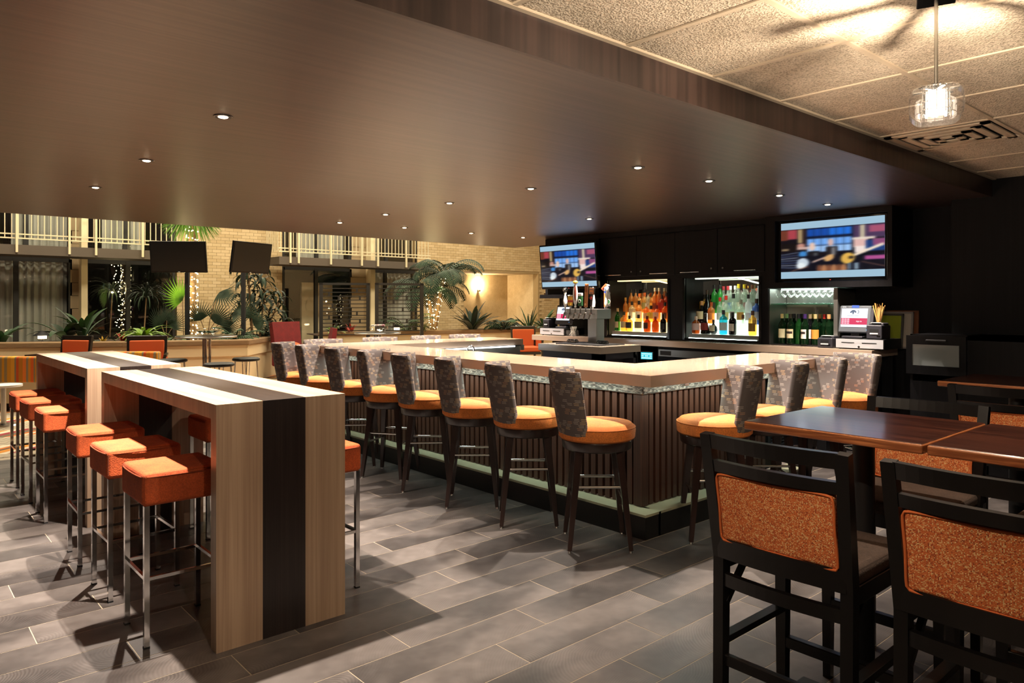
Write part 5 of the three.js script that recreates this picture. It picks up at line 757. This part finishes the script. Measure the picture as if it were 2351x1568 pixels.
{
  const b = soilAt(995, 18.9), t = thing('palm_tree', 'feather palm with two slender lit trunks in front of the alcove', 'palm', [b.x, b.y, b.z]), R = V(cy_, 0, sy_), tops = [R.clone().multiplyScalar(-.14).setY(1.05), R.clone().multiplyScalar(.26).setY(1.45)];
  tops.forEach((p, i) => mesh('trunk', new THREE.TubeGeometry(new THREE.CatmullRomCurve3([V(0, 0, 0).addScaledVector(R, i * .06 - .03), p.clone().multiplyScalar(.5).setY(p.y * .5), p]), 12, .05, 8), M.trunk, t));
  tops.forEach((p, i) => { for (let k = 0; k < 15; k++) { const m = mesh('frond', frond(rr(1.1, 1.5), .42, rr(.35, 1.15), rr(2.1, 2.7), 22, .034, 1.1), k % 3 ? L.palm : L.dark, t); m.position.copy(p); m.rotation.y = k * 2.399 + i; } });
  lights('fairy lights wound around the left slender palm trunk', [b.clone(), b.clone().add(tops[0].clone().multiplyScalar(.5).setY(.55)), b.clone().add(tops[0])], .07, 60, 9, .5); lights('fairy lights wound around the leaning slender palm trunk', [b.clone(), b.clone().add(tops[1].clone().multiplyScalar(.5).setY(.72)), b.clone().add(tops[1])], .07, 70, 10, .5);
}
// ---- right planter plants
clump('sansevieria', 'large dark plant with upright pointed blades before the alcove', 'plant', soilAt(1085, 19.3), 30, k => strap(rr(.6, 1.05), .13, rr(.75, 1.45), 0, rr(.3, 1.1), 7), [L.deep, L.dark]);
clump('parlor_palm', 'arching green plant in the middle of the alcove planter', 'plant', soilAt(1158, 19.7), 18, k => frond(rr(.55, .8), .22, rr(.8, 1.35), 1.9, 14, .035), [L.dark, L.mid]);
clump('yucca', 'spiky plant beside the garden lamp near the far terminal', 'plant', soilAt(1215, 20.0), 22, k => strap(rr(.45, .85), .05, rr(.6, 1.5), 0, rr(.1, .5), 5), [L.mid, L.dark]);
clump('schefflera', 'leafy plant behind the far terminal', 'plant', soilAt(1250, 20.2), 18, k => strap(rr(.4, .85), .12, rr(.7, 1.4), 0, rr(.8, 1.5), 6), [L.mid]);
clump('areca', 'thin-leaved plant behind the second lattice screen', 'plant', soilAt(935, 18.4), 12, k => frond(rr(.6, 1.0), .25, rr(.8, 1.35), 1.7, 14, .025), [L.olive, L.mid]);
clump('fern', 'bright green fern behind the first lattice screen', 'plant', soilAt(765, 17.8), 18, k => strap(rr(.3, .5), .07, rr(.5, 1.3), 0, 1.4, 6), [L.lime, L.mid]);
clump('grass_tuft', 'tuft of grass at the foot of the slender palms', 'plant', soilAt(972, 18.5), 24, k => strap(rr(.35, .6), .02, rr(.7, 1.4), 0, 1.2, 5), [L.olive]);
clump('bromeliad', 'red flower spike beside the first lattice screen', 'flower', soilAt(806, 17.8), 8, k => strap(rr(.25, .4), .05, rr(1, 1.4), 0, .6, 5), [L.red]);
// ---- garden lamps in the planters
for (const [u, d, l] of [[97, 13.5, 'mushroom garden lamp with a dark cap beside the broad-leaved plant'], [911, 18.2, 'mushroom garden lamp glowing behind the second lattice screen'], [1185, 19.9, 'mushroom garden lamp glowing beside the spiky plant']]) {
  const p = soilAt(u, d), t = thing('garden_lamp', l, 'lamp', [p.x, p.y, p.z]); mesh('stake', cyl(.015, .015, .2, 0, 0, 0, 8), M.blackMatte, t); mesh('lamp_glass', cyl(.07, .07, .06, 0, .13, 0, 16), M.lamp, t); mesh('cap', lathe([[.001, .27], [.03, .27], [.15, .19], [.15, .185], [.001, .2]], 20), M.blackMatte, t);
  const q = new THREE.PointLight(0xffe2a8, 1.6); q.position.set(p.x, p.y + .16, p.z); scene.add(q);
}
{ // wall sconce in the alcove
  const p = onZ(1098, 655, FZ - 1.58), t = thing('wall_sconce', 'bright glass wall sconce in the alcove', 'wall lamp', [p.x, p.y, FZ - 1.5]); mesh('lamp_glass', new THREE.CylinderGeometry(.09, .06, .3, 16), M.lamp, t); mesh('bracket', [rbox(.06, .1, .06, .01, 0, -.17, -.02), cbox(.05, .05, .1, 0, -.15, -.05)], M.steel, t);
  const q = new THREE.PointLight(0xffdfb0, 5); q.position.set(p.x, p.y, FZ - 1.5); scene.add(q);
}
// ---- furniture
function armchair(label, u, v, d, turn) {
  const p = at(u, v, d), t = thing('lounge_armchair', label, 'armchair', [p.x, 0, p.z], turn);   // faces +z
  for (const s of [-1, 1]) { mesh('rear_leg', bar(V(s * .27, 0, -.25), V(s * .29, .93, -.36), .045), M.pub, t); mesh('front_leg', bar(V(s * .33, 0, .3), V(s * .33, .64, .3), .045), M.pub, t); mesh('armrest', bar(V(s * .31, .65, -.3), V(s * .34, .65, .33), .05, .05, .035, .035), M.pub, t); mesh('arm_panel', cbox(.03, .26, .5, s * .31, .5, 0), M.lounge, t); }
  mesh('top_rail', rbox(.62, .09, .05, .01, 0, .915, -.37), M.pub, t); mesh('backrest', rbox(.54, .46, .06, .02, 0, .65, -.33), M.lounge, t); mesh('seat', rbox(.58, .12, .58, .03, 0, .42, 0), M.lounge, t); mesh('seat_frame', cbox(.6, .06, .58, 0, .33, 0), M.pub, t);
}
armchair('orange lounge armchair with dark frame by the garden lamp, behind the rear striped table', 137, 776, 12.2, -YAW - .25); armchair('orange lounge armchair with dark frame in front of the lime plant', 332, 776, 12.15, -YAW + Math.PI * .0 + .35); armchair('orange lounge armchair with dark frame behind the far terminal', 1208, 752, 17.6, -YAW + .2);
function bench(label, u, v, d, w, turn, th) { const p = at(u, v, d), t = thing('striped_banquette', label, 'sofa', [p.x, 0, p.z], turn); mesh('back_cushion', rbox(w, th, .16, .03, 0, p.y - th / 2, 0, false, 3), M.stripe, t); mesh('seat_base', box(-w / 2, .12, 0, w / 2, .42, .6), M.blackMatte, t); mesh('seat', rbox(w, .1, .62, .02, 0, .46, .28), M.brownSeat, t); mesh('rear_panel', box(-w / 2, .12, -.07, w / 2, p.y - th + .02, .06), M.planter, t); mesh('plinth_foot', box(-w / 2 + .05, 0, .05, w / 2 - .05, .12, .5), M.blackMatte, t); }
bench('striped orange and grey banquette at the side of the rear striped table', 20, 818, 10.2, 1.1, -YAW + Math.PI - .1, .36); bench('low striped orange banquette in front of the orange armchair', 308, 807, 10.9, .75, -YAW + Math.PI, .3);
{ const p = at(8, 883, 9.0), t = thing('side_table', 'small round pale side table beside the striped banquette', 'table', [p.x, 0, p.z]); const y = p.y; mesh('tabletop', cyl(.2, .2, .025, 0, y - .025, 0, 28), M.white, t); mesh('pedestal', cyl(.03, .03, y - .03, 0, 0.01, 0, 14), M.steel, t); mesh('base', cyl(.17, .15, .02, 0, 0, 0, 24), M.steel, t); }
function roundTable(label, u, d, r, bowlLabel, flowers) {
  const p = at(u, 700, d), t = thing('round_high_table', label, 'table', [p.x, 0, p.z]); mesh('tabletop', cyl(r, r, .03, 0, 1.04, 0, 40), M.wenge, t); mesh('edge_band', new THREE.TorusGeometry(r, .012, 6, 40).rotateX(Math.PI / 2).translate(0, 1.053, 0), M.steel, t);
  for (let k = 0; k < 3; k++) mesh('column_tube', cyl(.018, .018, 1.03, Math.cos(k * 2.09) * .045, .01, Math.sin(k * 2.09) * .045, 10), M.chrome, t); mesh('base', cyl(.24, .22, .02, 0, 0, 0, 30), M.steel, t);
  const b = thing('flower_bowl', bowlLabel, 'bowl', [p.x + .02, 1.07, p.z]); mesh('bowl', lathe([[.001, 0], [.07, 0], [.13, .04], [.145, .075], [.12, .1], [.115, .1], [.138, .074], [.12, .045], [.06, .006], [.001, .006]], 24), M.clearGlass, b);
  for (let k = 0; k < 14; k++) { const a = k * 2.4, q = .02 + .006 * k, m = mesh(flowers ? 'blossom' : 'leaf', flowers ? new THREE.SphereGeometry(.028, 8, 6).scale(1, .6, 1) : strap(.12, .05, .6, 0, 1, 4), flowers ? std({ color: k % 3 ? 0xc98a98 : 0xe8dcd0, roughness: .8 }) : L.mid, b); m.position.set(Math.cos(a) * q, flowers ? .1 : .03, Math.sin(a) * q); m.rotation.y = a; }
}
roundTable('round dark high table on a triple chrome column before the lit palm', 474, 10.0, .385, 'glass bowl with green leaves on the round table before the lit palm', false); roundTable('round dark high table on a triple chrome column beyond the far arm of the bar', 867, 11.2, .345, 'glass bowl of pink and white blossoms on the round table beyond the bar', true);
function hairpin(label, u, v, group) { const d = (EYE - .76) * FPX / (v - CY), p = at(u, v, d), t = thing('hairpin_stool', label, 'stool', [p.x, 0, p.z], 0, group); mesh('seat', lathe([[.001, .715], [.16, .715], [.182, .725], [.182, .745], [.165, .76], [.001, .765]], 28), M.blackMatte, t); for (let k = 0; k < 4; k++) { const a = k * 1.571 + .5, c = Math.cos(a), s = Math.sin(a), e = .03; mesh('leg', tube([V(c * .14 - s * e, .715, s * .14 + c * e), V(c * .185, .02, s * .185), V(c * .187, .008, s * .187), V(c * .185, .02, s * .185 + .001), V(c * .14 + s * e, .715, s * .14 - c * e)], .006, 24, 6), M.chrome, t); } }
hairpin('black round bar stool on hairpin legs overlapping the round table column', 503, 833, 0); hairpin('black round bar stool on hairpin legs standing beside the cream planter corner', 565, 821, 0); hairpin('black round bar stool on hairpin legs behind the rear striped table', 397, 824, 0);
{ // red wing armchair with cushion, and the lower red chair beside it
  const p = at(685, 800, 14.8), t = thing('red_armchair', 'tall-backed dark red armchair near the lattice screens', 'armchair', [p.x, 0, p.z], -YAW + 1.0);
  mesh('backrest', bar(V(0, .3, -.3), V(0, 1.13, -.42), .66, .7, .14, .1), M.red, t); mesh('seat', rbox(.66, .22, .66, .05, 0, .36, 0, false, 3), M.red, t); for (const s of [-1, 1]) mesh('armrest', rbox(.1, .42, .62, .04, s * .36, .46, -.02, false, 3), M.red, t); for (const a of [-1, 1]) for (const b of [-1, 1]) mesh('leg', bar(V(a * .28, 0, b * .26), V(a * .26, .26, b * .24), .03, .045), M.pub, t);
  const c = thing('throw_cushion', 'small orange cushion on the tall red armchair', 'cushion', [p.x, .58, p.z], -YAW + 1.0); mesh('cushion', uvm(new THREE.SphereGeometry(1, 18, 12).scale(.24, .13, .07).rotateX(-.3).translate(0, .02, -.16)), M.cushion, c);
  const q = at(727, 800, 15.7), w = thing('red_armchair', 'lower dark red tub chair beside the tall one', 'armchair', [q.x, 0, q.z], -YAW - 1.2); mesh('backrest', bar(V(0, .3, -.26), V(0, .98, -.36), .62, .5, .12, .09), M.red, w); mesh('seat', rbox(.6, .2, .6, .05, 0, .36, 0, false, 3), M.red, w); for (const s of [-1, 1]) mesh('armrest', rbox(.09, .34, .56, .04, s * .33, .44, -.02, false, 3), M.red, w); for (const a of [-1, 1]) for (const b of [-1, 1]) mesh('leg', bar(V(a * .25, 0, b * .24), V(a * .23, .27, b * .22), .03, .045), M.pub, w);
}
{ // little sign on the wall beyond the back bar
  const p = onX(1256, 680, 9.2), t = thing('wall_plaque', 'small dark plaque on the cream wall under the tilted screen', 'sign', [fx(1256), 1.78, FZ + .02]); mesh('plaque', cbox(.3, .2, .02), std({ color: 0x5a4020, roughness: .6 }), t); mesh('plaque_rim', [cbox(.34, .02, .03, 0, .11, 0), cbox(.34, .02, .03, 0, -.11, 0)], M.cream, t);
}

scene.traverse(o => { if (o.isMesh) { o.castShadow = true; o.receiveShadow = true; } });
renderer.render(scene, camera);
